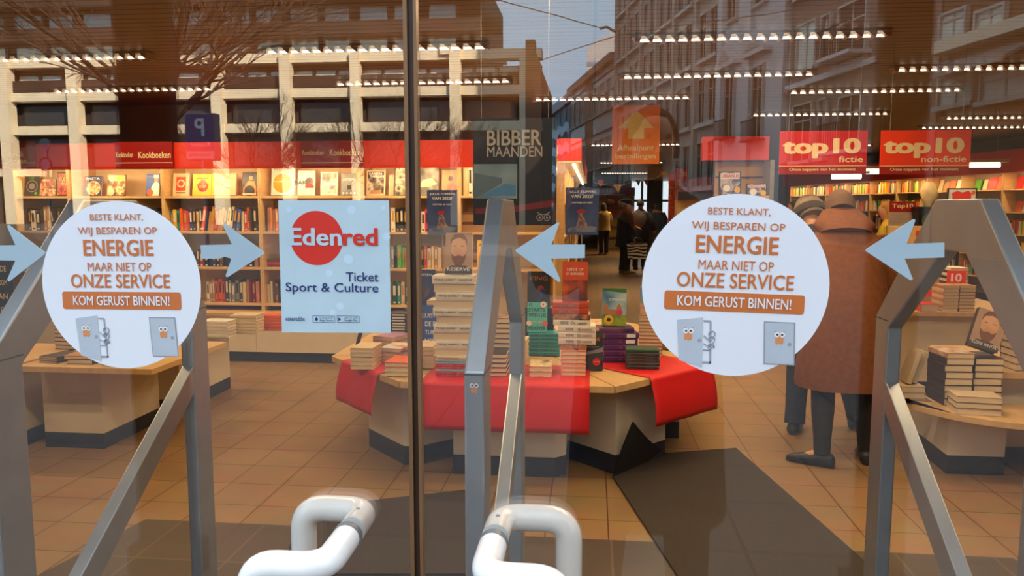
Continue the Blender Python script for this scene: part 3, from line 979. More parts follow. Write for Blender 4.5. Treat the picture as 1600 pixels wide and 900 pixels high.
# blue book standing upright with white words and the ribbed pile left of it
p = PY(672, 545, OY + .62)
pz = TB
stack(p.x - .17, OY + .66, TB, 12, .14, .20, .019, 90, 'charcoal', 'dark spiral-striped paperback in the pile left of the blue book', G, band=B_white)
bw, bh = .20, .295
pb_ = PY(679, 480, OY + .55)
objs, z = stack(pb_.x - .02, OY + .62, TB, 2, .15, .21, .02, 0, 'blue', 'blue paperback under the standing blue book', G)
o = book(bw, bh, .03, C['blue'], 'large blue book with white capital words standing left of the white pile', M_stand(pb_.x - .01, OY + .60, z, 0, .12, True), G)
front(o, bw, bh, .03, [('t', 'LUISTEREN', .02, .78, .86, .10, m_white, .02), ('t', 'DE DERDE', .06, .60, .76, .10, m_white, .02), ('t', 'TUIN', -.14, .42, .36, .09, m_white, .02), ('t', 'MELIEN', .0, .23, .64, .10, m_white, .02)])
objs, zz = stack(PY(655, 460, OY + .9).x, OY + 1.0, TB, 8, .16, .23, .030, 90, 'charcoal', 'dark hardback in the pile carrying the navy magazine', G)
o = book(.17, .27, .02, C['navy'], 'dark navy magazine leaning back behind the door seam', M_stand(PY(655, 460, OY + .9).x, OY + 1.0, zz, -.1, .2, True), G)
front(o, .17, .27, .02, [('t', 'HARTEN', 0, .86, .7, .06, m_ink_pl, .01), ('d', .0, .42, .28, cover_mat('cover_night', [(20, 26, 44), (60, 60, 74), (120, 80, 70)], 9, 4))])
stack(PY(686, 470, OY + 1.0).x, OY + .98, TB, 14, .12, .18, .0235, 0, 'cream', 'cream paperback in the tall pile behind the blue book', G)

# right part of the front module
p = at(844, 589)
objs, z = stack(p.x, p.y + .10, TB, 2, .125, .195, .030, 2, 'cream', 'yellow-edged paperback in the low pile beside the gate', G, cms=[cover_mat('cover_pollen', [(214, 186, 130), (232, 212, 160), (120, 90, 50)], 20, 6)])
p = at(806, 589)
objs, z = stack(p.x, p.y + .105, TB, 4, .125, .195, .032, -2, 'cream', 'cream paperback in the pile behind the yellow-edged one', G)
# white-spined pile with orange titles on top
pw = at(887, 587)
objs, z = stack(pw.x + .03, pw.y + .105, TB, 6, .14, .205, .0235, 1, 'pink', 'paperback with pinkish page edges in the pile on the red cloth', G, jrot=1)
dune = cover_mat('cover_dune', [(90, 56, 40), (196, 140, 96), (120, 74, 54)], 14, 9)
objs, z = stack(pw.x + .03, pw.y + .085, z, 1, .12, .155, .033, 90, 'brown', 'brown landscape-spined paperback on the pinkish pile', G, cms=[dune])
objs, z = stack(pw.x + .05, pw.y + .09, z, 3, .14, .212, .035, 90, 'white', 'white-spined novel in the pile with pale title', G)
for o in objs:
    spine_text(o, .14, .212, .035, 'RENE   De camino', m_ink_d, .10, .80, .0, .4)
objs, z = stack(pw.x + .02, pw.y + .10, z, 2, .14, .212, .032, 90, 'white', 'white-spined novel with sand top in the same pile', G, cms=[C['white'], dune])
spine_text(objs[0], .14, .212, .032, 'RENE   De camino', m_ink_d, .10, .80, .0, .5)
objs, z = stack(pw.x + .012, pw.y + .10, z, 2, .14, .205, .033, 90, 'dark orange', 'orange-red thriller lying on the white-spined novels', G)
for o in objs:
    spine_text(o, .14, .205, .033, 'LIEFDE OP ST. BARNABAS', m_flow, .38, .82, .01, .55)
w_, h_, t_ = .145, .225, .03
o = book(w_, h_, t_, C['dark orange'], 'orange-red book with dark lower half standing on top of the novel pile', M_stand(pw.x + .035, pw.y + .10, z, 0, .14, True), G)
front(o, w_, h_, t_, [('r', -.5, .5, 0, .52, cover_mat('cover_lava', [(30, 20, 18), (120, 50, 28), (200, 90, 40)], 8, 11)), ('t', 'LIEFDE OP', .0, .80, .64, .07, m_flow), ('t', 'ST. BARNABAS', .0, .69, .70, .07, m_flow)])
# teal pile with the standing teal cover
pt = at(862, 580)
pt = at(849, 572)
objs, z = stack(pt.x, pt.y + .09, TB, 6, .14, .205, .0235, 90, 'teal', 'teal paperback in the pile under the teal cover', G)
for o in objs:
    spine_text(o, .14, .205, .0235, 'HOOVER   IT STARTS WITH US', m_ink_d, .08, .92, .01, .45)
w_, h_, t_ = .128, .195, .024
o = book(w_, h_, t_, mat('cover_bright_teal', (84, 186, 178), .42, var=.1), 'teal book with large dark title standing on the teal pile', M_stand(pt.x - .045, pt.y + .05, z, 0, .15, True), G)
front(o, w_, h_, t_, [('d', .30, .93, .15, m_flow), ('d', -.42, .30, .13, m_flow), ('d', .40, .30, .14, m_flow2), ('d', .30, .93, .05, m_flow2), ('t', 'IT', -.33, .91, .17, .095, m_tealink, .03), ('t', 'STARTS', -.03, .745, .82, .115, m_tealink, .03),
    ('t', 'WITH US', .0, .57, .88, .115, m_tealink, .03), ('t', 'COLLEEN', .0, .335, .56, .065, m_flow, .02), ('t', 'HOOVER', .0, .14, .86, .13, m_tealink, .03)])
# black book behind the arrow
objs, zz = stack(PY(841, 470, OY + .75).x, OY + .78, TB, 9, .15, .22, .0315, 90, 'black', 'black hardback in the pile behind the teal one', G)
o = book(.15, .235, .035, C['black'], 'tall black book with blue swirl standing behind the teal cover', M_stand(PY(841, 470, OY + .75).x, OY + .78, zz, 0, .10, True), G)
front(o, .15, .235, .035, [('t', 'KING', .0, .80, .8, .12, mat('ink_rust', (150, 84, 50), .5), .02), ('d', .1, .5, .16, mat('ink_maroon', (120, 40, 40), .5)), ('p', [(-.1, .1), (.05, .1), (.35, .5), (.1, .5)], C['navy'])])
# thriller standing in front with red spot
pl_ = at(916, 579)
w_, h_, t_ = .155, .232, .026
o = book(w_, h_, t_, C['charcoal'], 'dark blue-grey novel with orange author name standing at the cloth edge', M_stand(pl_.x + .02, pl_.y + .035, TZ + .001, -.04, .10), G)
front(o, w_, h_, t_, [('r', -.5, .5, 0, 1, cover_mat('cover_storm', [(24, 28, 36), (62, 68, 78), (40, 44, 54)], 9, 13)), ('p', [(-.5, .35), (.5, .48), (.5, .60), (.1, .50), (-.5, .42)], m_grey), ('t', 'LUCINDA', .0, .80, .74, .105, m_ink_or, .03), ('t', 'RILEY', .0, .685, .46, .10, m_ink_or, .03),
    ('t', 'DE MOORDEN VAN FLEAT', .0, .60, .70, .03, m_ink_pl, .0), ('d', .26, .22, .15, m_ink_red), ('t', 'LAGE PRIJS', .26, .22, .24, .03, m_white, .01)])
# purple pile, meadow book on it
pp = at(960, 572)
objs, z = stack(pp.x + .03, pp.y + .20, TB, 5, .15, .215, .036, 100, 'purple', 'thick purple novel in the pile behind the dark standing novel', G)
for o in objs:
    spine_text(o, .15, .215, .036, 'NA DE VUUR', m_ink_or, .1, .55, .01, .5)
    mb = MB(); mb.box(-.0785, -.0772, -.011, .011, .02, .075); mb.build('spine_patch', m_white, o)
objs, z = stack(pp.x + .0, pp.y + .20, z, 1, .15, .22, .03, 100, 'purple', 'dark purple book lying across the purple pile', G, cms=[cover_mat('cover_plum', [(40, 26, 60), (90, 50, 110), (120, 70, 90)], 12, 14)])
w_, h_, t_ = .15, .235, .025
o = book(w_, h_, t_, C['pale blue'], 'book with castle and sunflower picture standing on the purple pile', M_stand(pp.x + .0, pp.y + .2, z, -.05, .13, True), G)
front(o, w_, h_, t_, [('r', -.5, .5, .0, 1, cover_mat('cover_sky', [(60, 110, 150), (130, 170, 190), (190, 206, 200)], 6, 15)), ('r', -.5, .5, 0, .3, cover_mat('cover_meadow', [(70, 110, 30), (150, 170, 40), (90, 130, 40)], 16, 16)),
    ('p', [(-.45, .3), (-.45, .52), (-.35, .62), (-.25, .52), (-.25, .44), (.1, .44), (.1, .5), (.2, .6), (.3, .5), (.3, .3)], mat('ink_castle', (176, 120, 84), .5)), ('d', -.22, .16, .2, m_yel), ('d', -.22, .16, .08, m_ink_d), ('d', .22, .36, .13, mat('ink_rose', (206, 60, 110), .5)), ('p', [(-.5, .94), (.5, .88), (.5, 1), (-.5, 1)], mat('ink_leaf', (50, 110, 50), .5)), ('t', 'ZOMERHUIS', .1, .70, .7, .06, m_white, .0)])
# cream tall pile and the thin dark pile on the right cloth
pp = at(1012, 566)
objs, z = stack(pp.x + .03, pp.y + .22, TB, 11, .15, .205, .0225, 176, 'tan', 'brownish paperback in the tall pile next to the right round sticker', G, cms=[mat('cover_mauve_tan', (172, 138, 118), .5)])
w_, h_, t_ = .12, .19, .022
o = book(w_, h_, t_, C['pale blue'], 'small town-picture book standing on the tall brownish pile', M_stand(pp.x + .02, pp.y + .2, z, 0, .12, True), G)
front(o, w_, h_, t_, [('r', -.5, .5, .0, .45, cover_mat('cover_town', [(150, 90, 60), (206, 160, 120), (110, 60, 44)], 20, 17)), ('r', -.5, .5, .45, .95, cover_mat('cover_sky2', [(70, 120, 160), (110, 150, 180), (160, 180, 190)], 5, 18))])
pp = at(1003, 577)
objs, z = stack(pp.x + .005, pp.y + .07, TB, 5, .13, .195, .019, 90, 'charcoal', 'thin slate-grey book in the short pile on the right red cloth', G, cms=[mat('cover_slate', (62, 70, 74), .5)], band=B_dark)
objs, z = stack(pp.x + .005, pp.y + .07, z, 1, .13, .195, .019, 90, 'dark green', 'dark green book with brown oval on the short slate pile', G)
pp = at(1045, 566)
stack(pp.x, pp.y + .12, TB, 3, .15, .21, .03, 60, 'brown', 'patterned book at the right end of the central table', G, cms=[cover_mat('cover_leafy', [(60, 46, 24), (150, 120, 60), (90, 70, 40)], 30, 19)])

# ================================================================== POSTERS above the table
m_pnavy = cover_mat('poster_navy', [(36, 54, 100), (50, 72, 124), (70, 86, 130)], 3.5, 21)
m_acr = glass_mat('acrylic', 0.03, (0.97, 0.98, 0.98))
def poster_holder(px0, px1, py0, py1, Y, label, foot_z, pale):
    a = PY(px0, py0, Y); b = PY(px1, py1, Y)
    cx, w, h = (a.x + b.x) / 2, b.x - a.x, a.z - b.z
    t = thing('poster_stand', label, 'poster', (cx, Y, foot_z), 0, 'toppers posters over the central table')
    zb = b.z - foot_z
    mb = MB(); mb.box(-w / 2, w / 2, -.001, .001, zb, zb + h); mb.build('poster_sheet', m_pnavy, t)
    mb = MB(); mb.box(-w / 2 - .004, w / 2 + .004, .0015, .004, zb - .02, zb + h + .004); mb.build('acrylic_back', m_acr, t)
    mb = MB(); mb.tube([(0, .008, 0), (0, .008, zb + h * .3)], .005, 8); mb.build('rod', m_grey, t, smooth=True)
    mb = MB(); mb.box(-.07, .07, -.05, .06, 0, .006); mb.build('base', m_grey, t)
    y = -.0015
    text(t, 'JULLIE TOPPERS', 0, zb + h * .905, w * .82, h * .062, y, m_white, .02)
    text(t, 'VAN 2022?', 0, zb + h * .815, w * .66, h * .066, y, m_white, .02)
    text(t, 'ONTDEK ZE HIER!', 0, zb + h * .68, w * .62, h * .034, y, m_white, .01)
    mb = MB(); mb.disc(-.03 * w, zb + h * .50, h * .045, y - .0005, 20, rx=w * .14); mb.build('poster_cap', mat('ink_cap_red', (140, 30, 40), .5), t, fix=False)
    mb = MB(); mb.flat([(-.11 * w, zb + h * .46), (.05 * w, zb + h * .46), (.10 * w, zb + h * .28), (.22 * w, zb + h * .16), (-.18 * w, zb + h * .16), (-.12 * w, zb + h * .30)], y - .0003); mb.build('poster_figure', cover_mat('ink_figure', [(70, 60, 74), (150, 130, 130), (90, 70, 80)], 18, 22), t, fix=False)
    mb = MB(); mb.flat([(-.42 * w, zb + h * .06), (.42 * w, zb + h * .06), (.45 * w, zb + h * .17), (.0, zb + h * .21), (-.45 * w, zb + h * .13)], y - .0002); mb.build('poster_base', cover_mat('ink_pale_mound', [(70, 80, 110), (120, 128, 150), (60, 70, 100)], 9, 23), t, fix=False)
    return t
poster_holder(667, 715, 297, 367, OY + 1.46, 'navy poster asking for top titles, on a stand left of the middle gate', TB, 1)
poster_holder(884, 935, 293, 367, OY + .95, 'navy poster asking for top titles, on a stand right of the middle gate', TB, 1)
# large dark hanging poster
Yp = OY - .45
a = PY(739, 185, Yp); b = PY(869, 352, Yp)
cx, w, h = (a.x + b.x) / 2, b.x - a.x, a.z - b.z
t = thing('hanging_poster', 'large dark poster about chilly months hanging above the middle gate', 'poster', (cx, Yp, b.z))
mb = MB(); mb.box(-w / 2, w / 2, 0, .004, 0, h); mb.build('poster_sheet', mat('poster_dark', (26, 30, 42), .45, var=.1), t)
y = -.0004
text(t, 'BIBBER', w * (803 - 804) / 130 * 1.0 + w * .0, h * (352 - 215.5) / 167, w * 85 / 130, h * 24 / 167, y, mat('ink_silver', (170, 168, 170), .5), .03)
text(t, 'MAANDEN', 0, h * (352 - 237) / 167, w * 86 / 130, h * 16 / 167, y, mat('ink_silver', (170, 168, 170), .5), .01)
def U(px): return (px - 804) / 130 * w
def V(py): return (352 - py) / 167 * h
mb = MB(); mb.flat([(U(740), V(310)), (U(808), V(310)), (U(808), V(256)), (U(740), V(256))], y); mb.build('reflected_pool_picture', cover_mat('ink_pool', [(92, 120, 142), (116, 144, 164), (140, 166, 182)], 5, 31), t, fix=False)  # bluish picture, partly a reflection painted into the poster
mb = MB(); mb.flat([(U(752), V(306)), (U(806), V(306)), (U(806), V(290)), (U(790), V(286))], y - .0003); mb.build('pool_water', mat('ink_water', (74, 128, 184), .4), t, fix=False)
mb = MB(); mb.flat([(U(741), V(309)), (U(752), V(304)), (U(784), V(286)), (U(784), V(278)), (U(741), V(270))], y - .0003); mb.build('pool_wall', mat('ink_pool_wall', (84, 108, 130), .5), t, fix=False)
mb = MB(); mb.flat([(U(742), V(326)), (U(800), V(322)), (U(866), V(312)), (U(866), V(322)), (U(800), V(332)), (U(742), V(334))], y - .0002); mb.build('poster_stripe', mat('ink_stripe_red', (110, 34, 44), .5), t, fix=False)
mb = MB()
for s in (-1, 1):
    cc = Vector((U(849 + s * 5.5), y - .0008, V(340)))
    mb.tube(arc(cc, U(804 + 4.6), 0, 2 * math.pi, 18, (1, 0, 0), (0, 0, 1)), .0016, 5)
    mb.disc(cc.x, cc.z, U(804 + 1.6), y - .0008, 12)
mb.tube([(U(839), y - .0008, V(331)), (U(843), y - .0008, V(334)), (U(849), y - .0008, V(335)), (U(855), y - .0008, V(334)), (U(859), y - .0008, V(331))], .0016, 5)
mb.build('owl_eye_emblem', mat('ink_silver', (170, 168, 170), .5), t)
for s in (-1, 1):
    mb = MB(); mb.tube([(s * w * .4, .002, h), (s * w * .4, .002, CEIL - b.z)], .0012, 5); mb.build('hanging_wire', m_grey, t)
# ================================================================== COOKBOOK CASES along the back wall
YS = 7.45                                           # front of the shelves
pf = PZ(450, 567, 0); YBF = pf.y                    # front of the base cabinets
SH = [PY(450, y, YS).z for y in (306, 362, 418.5, 475)]
LEDGE = PY(450, 491, YBF).z
ZF0, ZF1 = PY(450, 263, 7.25).z, PY(450, 221, 7.25).z
UPX = [22, 107, 254, 405, 560, 717, 868]
UX = [PY(p, 300, YS).x for p in UPX]
UNAME = ['cookbook case at the left end', 'second cookbook case from the left', 'third cookbook case from the left', 'fourth cookbook case from the left', 'fifth cookbook case behind the door seam', 'last cookbook case next to the aisle']
TH = .018
for i in range(6):
    x0, x1 = UX[i], UX[i + 1]
    w = x1 - x0
    t = thing('bookcase', 'beech ' + UNAME[i] + ' under the red fascia', 'bookcase', (x0, YS, 0), 0, 'cookbook cases')
    for s in (0, 1):
        mb = MB(); xx = 0 if s == 0 else w - TH * 1.0
        mb.box(xx + (.001 if s == 0 else 0), xx + TH + (0 if s == 0 else -.001), 0, YW - YS - .005, LEDGE, ZF1 - .023); mb.build('side_panel', m_wood, t)
    mb = MB(); mb.box(TH, w - TH, YW - YS - .02, YW - YS - .006, LEDGE, ZF1 - .024); mb.build('back_panel', m_back, t)
    for z in SH:
        mb = MB(); mb.box(TH, w - TH, .004, YW - YS - .02, z - .022, z); mb.build('shelf', m_wood, t)
    mb = MB(); mb.box(.001, w - .001, YBF - YS, YW - YS - .005, LEDGE - .03, LEDGE); mb.build('ledge', m_wood2, t)
    mb = MB(); mb.box(.001, w - .001, YBF - YS + .02, YW - YS - .005, .10, LEDGE - .03); mb.build('base_cabinet', m_cream, t)
    mb = MB(); mb.box(.001, w - .001, YBF - YS + .03, YW - YS - .005, 0, .10); mb.build('plinth', m_plinth, t)
# red fascia with its plates and tubes
XF0, XF1 = UX[0] - .25, PY(738, 240, 7.2).x
fa = thing('fascia', 'long red lit fascia above the cookbook cases', 'sign', ((XF0 + XF1) / 2, 7.25, ZF0), 0)
hw = (XF1 - XF0) / 2
mb = MB(); mb.box(-hw, hw, 0, .03, 0, ZF1 - ZF0); mb.box(-hw, hw, .03, YW - 7.25 - .01, ZF1 - ZF0 - .02, ZF1 - ZF0); mb.build('board', m_red, fa)
m_tube2 = emis('shelf_tube', (1.0, 0.80, 0.45), 5.0)
for i in range(6):
    xm = (UX[i] + UX[i + 1]) / 2 - (XF0 + XF1) / 2
    Lw = (UX[i + 1] - UX[i]) * .8
    mb = MB(); mb.tube([(xm - Lw / 2, .075, .03), (xm + Lw / 2, .075, .03)], .013, 8); mb.build('lamp_tube', m_tube2, fa, smooth=True)
    ld = bpy.data.lights.new('shelf_glow', 'AREA'); ld.shape = 'RECTANGLE'; ld.size = Lw; ld.size_y = .05
    ld.energy = SHELF_LAMP_W * Lw; ld.color = (1.0, .74, .38); ld.spread = math.radians(175)
    lo = bpy.data.objects.new('shelf_glow', ld); COL.objects.link(lo); lo.parent = fa; lo.location = (xm, .05, .010); lo.rotation_euler = (math.radians(58), 0, 0)
def plate(px0, px1, words):
    Y = 7.215
    a = PY(px0, 222, Y); b = PY(px1, 262, Y)
    x0, x1 = a.x - (XF0 + XF1) / 2, b.x - (XF0 + XF1) / 2
    z0, z1 = b.z - ZF0, a.z - ZF0
    mb = MB(); mb.box(x0, x1, -.034, -.001, z0, z1); o = mb.build('sign_plate', m_redd, fa)
    mb = MB(); mb.box(x0, x1, -.037, -.034, z0 + .045, z0 + .052); mb.build('white_line', m_cream_ink, o)
    for wd, p0, p1, y0, y1 in words:
        c0 = PY(p0, y0, Y); c1 = PY(p1, y1, Y)
        tx = text(o, wd, (c0.x + c1.x) / 2 - (XF0 + XF1) / 2, (c0.z + c1.z) / 2 - ZF0, c1.x - c0.x, c0.z - c1.z, -.0365, m_cream_ink, .03)
    # the plate is a part of the fascia
plate(179, 270, [('Kookboeken', 181, 208, 238, 246), ('Kookboeken', 216, 267, 237, 247)])
plate(470, 568, [('Kookboeken', 472, 506, 234, 242), ('Kookboeken', 515, 563, 233, 243)])
plate(-30, 54, [('Eten &', 9, 37, 236, 245), ('Drinken', 7, 42, 247, 256)])

# ------------------------------------------------------------------ face-out books on the top shelf
GT = 'cookbooks facing out on the top shelf'
def faceout(px0, px1, py0, col, label, items, th=.022, y=7.56):
    z = SH[0] + .001
    a = PY(px0, py0, y); b = PY(px1, py0, y)
    w = b.x - a.x; h = (a.z - z) * 1.03
    cx = (a.x + b.x) / 2
    o = book(w, h, th, col, label, M_stand(cx, y, z, 0, .16), GT, name='cookbook')
    front(o, w, h, th, items)
    return o
P_ = lambda n, cols, sc, sd, kind='noise': cover_mat('cover_' + n, cols, sc, sd, kind)
w_ = m_white
faceout(37, 60, 276, C['charcoal'], 'charcoal cookbook with white ring and green title, left end of the top shelf', [('d', 0, .48, .38, m_grey), ('d', 0, .48, .33, C['charcoal']), ('d', 0, .48, .2, m_grey), ('t', 'UIT', 0, .88, .34, .10, C['green'], .02), ('d', .28, .12, .10, C['green'])])
faceout(62, 86, 281, C['brown'], 'brown cookbook with small plates pattern, second on the top shelf', [('r', -.5, .5, 0, 1, P_('meat', [(60, 36, 26), (150, 90, 60), (214, 180, 140)], 26, 41)), ('t', 'VUUR', 0, .75, .7, .2, m_ink_red, .02)])
faceout(87, 104, 270, C['black'], 'tall black book with flame letters next to the first upright', [('r', -.42, .42, .04, .94, P_('flame', [(120, 20, 10), (226, 90, 20), (240, 170, 40)], 14, 42)), ('t', 'LIKE', 0, .70, .8, .3, C['black'], .03), ('t', 'LOU', 0, .28, .8, .3, C['burgundy'], .03)])
faceout(130, 157, 276, C['navy'], 'cookbook with a round dish on dark blue, in the second case', [('d', .05, .38, .40, P_('dish', [(190, 110, 50), (236, 210, 160), (170, 60, 30)], 22, 43)), ('t', 'PASTA', 0, .86, .8, .12, w_, .03), ('p', [(-.5, .5), (-.3, .9), (-.5, .95)], m_ink_red)])
faceout(166, 194, 274, C['brown'], 'cookbook covered with many small dishes, in the second case', [('r', -.48, .48, .02, .98, P_('dishes', [(60, 40, 28), (160, 110, 60), (226, 200, 150), (90, 110, 50)], 16, 44)), ('d', -.26, .82, .17, C['cream']), ('d', .22, .82, .18, C['yellow']), ('d', -.28, .18, .2, C['cream']), ('t', 'KEUKEN', 0, .5, .8, .10, m_ink_red, .02)])
faceout(227, 248, 273, C['blue'], 'blue book with a white-clad cook, right end of the second case', [('p', [(-.1, 0), (.5, 0), (.5, .52), (.34, .62), (.12, .62), (-.1, .4)], w_), ('d', .25, .72, .15, P_('skin', [(196, 140, 100), (214, 164, 124)], 6, 45)), ('p', [(.06, .80), (.44, .80), (.46, .97), (.04, .97)], w_), ('d', -.18, .14, .24, C['orange']), ('t', 'KOKEN', -.18, .88, .52, .1, C['pale blue'], .02)])
faceout(269, 294, 272, C['cream'], 'cream cookbook with a red square and ring', [('r', -.3, .3, .22, .84, C['dark orange']), ('d', 0, .54, .25, C['cream']), ('d', 0, .54, .16, C['dark orange']), ('r', -.3, .3, .1, .15, C['brown'])])
faceout(300, 329, 273, C['yellow'], 'yellow cookbook with a steaming red pot', [('d', .05, .42, .28, C['red']), ('r', -.28, .36, .44, .52, C['dark orange']), ('t', 'SOEP', .05, .42, .36, .14, C['yellow'], .03), ('r', -.3, .3, .78, .82, C['brown']), ('d', .05, .62, .14, C['orange'])])
faceout(330, 368, 272, mat('cover_peach', (226, 168, 132), .5), 'wide peach-pink book beside the yellow one', [('r', -.5, -.42, 0, 1, C['yellow']), ('t', 'lab', .05, .45, .4, .15, m_flow, .02)], th=.03)
faceout(377, 401, 270, C['charcoal'], 'dark cookbook with a cook in orange, right end of the third case', [('p', [(-.4, 0), (.45, 0), (.45, .3), (.3, .62), (-.1, .62), (-.4, .3)], P_('cook_orange', [(206, 110, 40), (230, 160, 80)], 12, 46)), ('d', .08, .74, .14, P_('skin', [(196, 140, 100), (214, 164, 124)], 6, 45)), ('d', .0, .2, .34, C['black']), ('r', -.45, .45, .02, .1, C['cream'])])
faceout(423, 459, 262, C['white'], 'white book with a big golden circle', [('d', -.02, .42, .40, mat('cover_gold', (214, 150, 40), .45, var=.2)), ('r', -.4, .36, .46, .50, C['cream']), ('t', 'PATISSERIE', 0, .90, .8, .08, m_grey, .01)], th=.035)
faceout(464, 491, 268, C['white'], 'white book with the word BAK running up its side', [('t', 'BAK', -.32, .52, .72, .17, C['black'], .04), ('d', .18, .56, .24, P_('face2', [(70, 46, 36), (170, 120, 96)], 10, 47)), ('p', [(-.05, .3), (.45, .3), (.45, .42), (.2, .5), (-.05, .42)], C['red'])])
faceout(500, 527, 270, C['white'], 'white book with a grey landscape photo', [('r', -.42, .42, .1, .95, P_('greyview', [(50, 50, 50), (140, 136, 130), (210, 204, 196)], 9, 48)), ('r', -.42, .42, .42, .56, C['white'])])
faceout(532, 558, 272, C['grey'], 'grey cookbook with small white letters and a dark square', [('t', 'ARTEMIS', 0, .72, .8, .13, C['white'], .02), ('r', -.12, .12, .26, .46, C['black']), ('d', -.34, .1, .06, w_), ('d', -.12, .1, .06, w_), ('d', .12, .1, .06, w_), ('d', .34, .1, .06, w_)])
faceout(572, 601, 267, C['cream'], 'cream-edged book with a dark kitchen photo', [('r', -.44, .44, .06, .94, P_('kitchen', [(40, 34, 30), (120, 104, 90), (200, 190, 176)], 18, 49)), ('t', 'SAMEN', -.02, .86, .7, .09, w_, .03), ('t', 'TAFELEN', .06, .75, .76, .09, w_, .03), ('r', -.3, .3, .06, .2, C['tan'])])
faceout(616, 642, 262, C['charcoal'], 'dark book with a picnic scene beside the door seam', [('r', -.46, .5, .02, .98, P_('picnic', [(44, 52, 36), (120, 116, 90), (200, 180, 150), (60, 54, 46)], 12, 50)), ('t', 'BUITEN', -.06, .9, .7, .1, w_, .03)])
faceout(650, 685, 262, C['charcoal'], 'wide dark book with a pale car shape', [('r', -.5, .5, 0, 1, P_('car', [(40, 40, 40), (130, 126, 118), (220, 212, 200)], 5, 51)), ('p', [(-.4, .28), (.1, .3), (.44, .4), (.2, .6), (-.2, .55)], C['cream'])])
faceout(690, 715, 267, mat('cover_peach', (226, 168, 132), .5), 'peach book with a small seated figure', [('d', .05, .66, .16, C['brown']), ('p', [(-.25, .1), (.4, .1), (.35, .45), (.15, .52), (-.1, .45)], C['pink'])])
for k, (px0, px1, py0, cn, lb) in enumerate([(607, 615, 274, 'cream', 'plain cream book left of the picnic book')]):
    faceout(px0, px1, py0, C[cn], lb, [], y=7.62)

# ------------------------------------------------------------------ rows of spines
def spines(px0, px1, shelf, seq, where, y=YS + .06, hmin=.19, hmax=.245, wdt=.15, group=None, t0=.020, t1=.036, fit=True):
    """books side by side from px0 to px1; seq: colour names (a leading < leans it left)"""
    z = SH[shelf] + .001
    xa, xb = PY(px0, 330, y).x, PY(px1, 330, y).x
    ts = [random.uniform(t0, t1) for _ in seq]
    k = (xb - xa) / (sum(ts) + .0035 * len(ts))
    ts = [q * k for q in ts]
    x = xa
    rev = {}
    for i, (c, tt) in enumerate(zip(seq, ts)):
        lean = 0
        if c[0] == '<':
            c = c[1:]; lean = -.16
        if c[0] == '>':
            c = c[1:]; lean = .16
        hh = round(random.uniform(hmin, hmax), 2)
        tq = max(.008, round(tt - .001, 3))
        nth = ORD[i] if i else 'leftmost'
        bd = random.choice([None, B_white, B_dark, B_gold, None])
        if bd is B_white and c in ('white', 'cream'): bd = B_dark
        if bd is B_dark and c in ('black', 'charcoal', 'navy', 'brown'): bd = B_white
        h_off = abs(math.sin(lean)) * tt / 2
        book(wdt, hh, tq, C[c], f'{c} spine, {nth} in the row {where}', M_spine(x + tt / 2 + (-.018 * (1 if lean > 0 else -1) if lean else 0), y + wdt / 2 + random.uniform(0, .02), z + h_off, lean), group or 'spines on the cookbook cases', False, bd)
        x += tt + .0035 * k
W2, W3, W4 = 'on the second shelf', 'on the third shelf', 'on the fourth shelf'
spines(36, 103, 1, ['charcoal', 'black', 'white', 'black', 'charcoal', 'tan', 'white', '<brown', '<black', 'charcoal', 'black', 'brown'], W2 + ' of the left end case', hmin=.20, hmax=.26)
spines(180, 252, 1, ['navy', 'black', 'brown', 'charcoal', 'burgundy', 'black', 'charcoal', 'black'], W2 + ' beside the round sticker')
spines(264, 400, 1, ['teal', 'yellow', 'teal', 'orange', 'dark orange', 'red', 'navy', 'black', 'cream', 'black', '>orange', '>navy', '>tan', '>tan', '>dark orange', '>tan', '>tan', '>charcoal', '>cream', '>cream', '>navy', '>blue', 'cream', 'red', 'orange', 'charcoal', 'black'], W2 + ' of the third case', hmin=.20, hmax=.25)
spines(413, 437, 1, ['charcoal', 'pink', 'pink', 'tan', 'pink', 'orange'], W2 + ' left of the square sticker')
spines(610, 648, 1, ['white', 'black', 'black', 'black', 'charcoal', 'black'], W2 + ' left of the door seam', hmin=.22)
spines(651, 712, 1, ['cream', 'white', 'magenta', 'magenta', 'cream', 'tan', 'grey', 'white', 'brown', 'cream'], W2 + ' right of the door seam')
spines(264, 345, 2, ['tan', 'cream', 'red', 'brown', 'red', 'black', 'charcoal', 'burgundy', 'black', 'navy', 'charcoal', 'black', 'brown'], W3 + ' of the third case', hmin=.15, hmax=.19)
spines(350, 400, 2, ['black', 'charcoal', 'red', 'brown', 'burgundy', 'black', 'tan'], W3 + ' right of the blue arrow tail', hmin=.16, hmax=.2)
spines(609, 645, 2, ['grey', 'black', 'green', 'green', 'orange', 'yellow'], W3 + ' left of the door seam', hmin=.2, hmax=.23)
spines(650, 695, 2, ['dark green', 'black', 'red', 'cream', 'cream', 'tan', 'cream', 'tan'], W3 + ' right of the door seam', hmin=.2, hmax=.235)
spines(316, 400, 3, ['white', 'tan', 'tan', 'orange', 'orange', 'dark orange', 'charcoal', 'grey', 'grey', 'grey', 'charcoal', 'cream', 'tan', 'burgundy', 'burgundy', 'pink'], W4 + ' of the third case', hmin=.2, hmax=.25)
spines(413, 438, 3, ['cream', 'white', 'brown', 'tan', 'black', 'charcoal'], W4 + ' left of the square sticker', hmin=.19, hmax=.24)
spines(610, 645, 3, ['dark green', 'teal', 'cream', 'dark green', 'white'], W4 + ' left of the door seam', hmin=.2, hmax=.25)
z = SH[2] + .001
p = PY(434, 415, YS + .1)
for k in range(3):
    book(.15, .22, .024, C[['burgundy', 'red', 'brown'][k]], f'{["lowest", "middle", "topmost"][k]} of three lying books left of the square sticker', M_flat(p.x, YS + .17, z + k * .0245, .22, .024, 90 + k), 'spines on the cookbook cases', False)
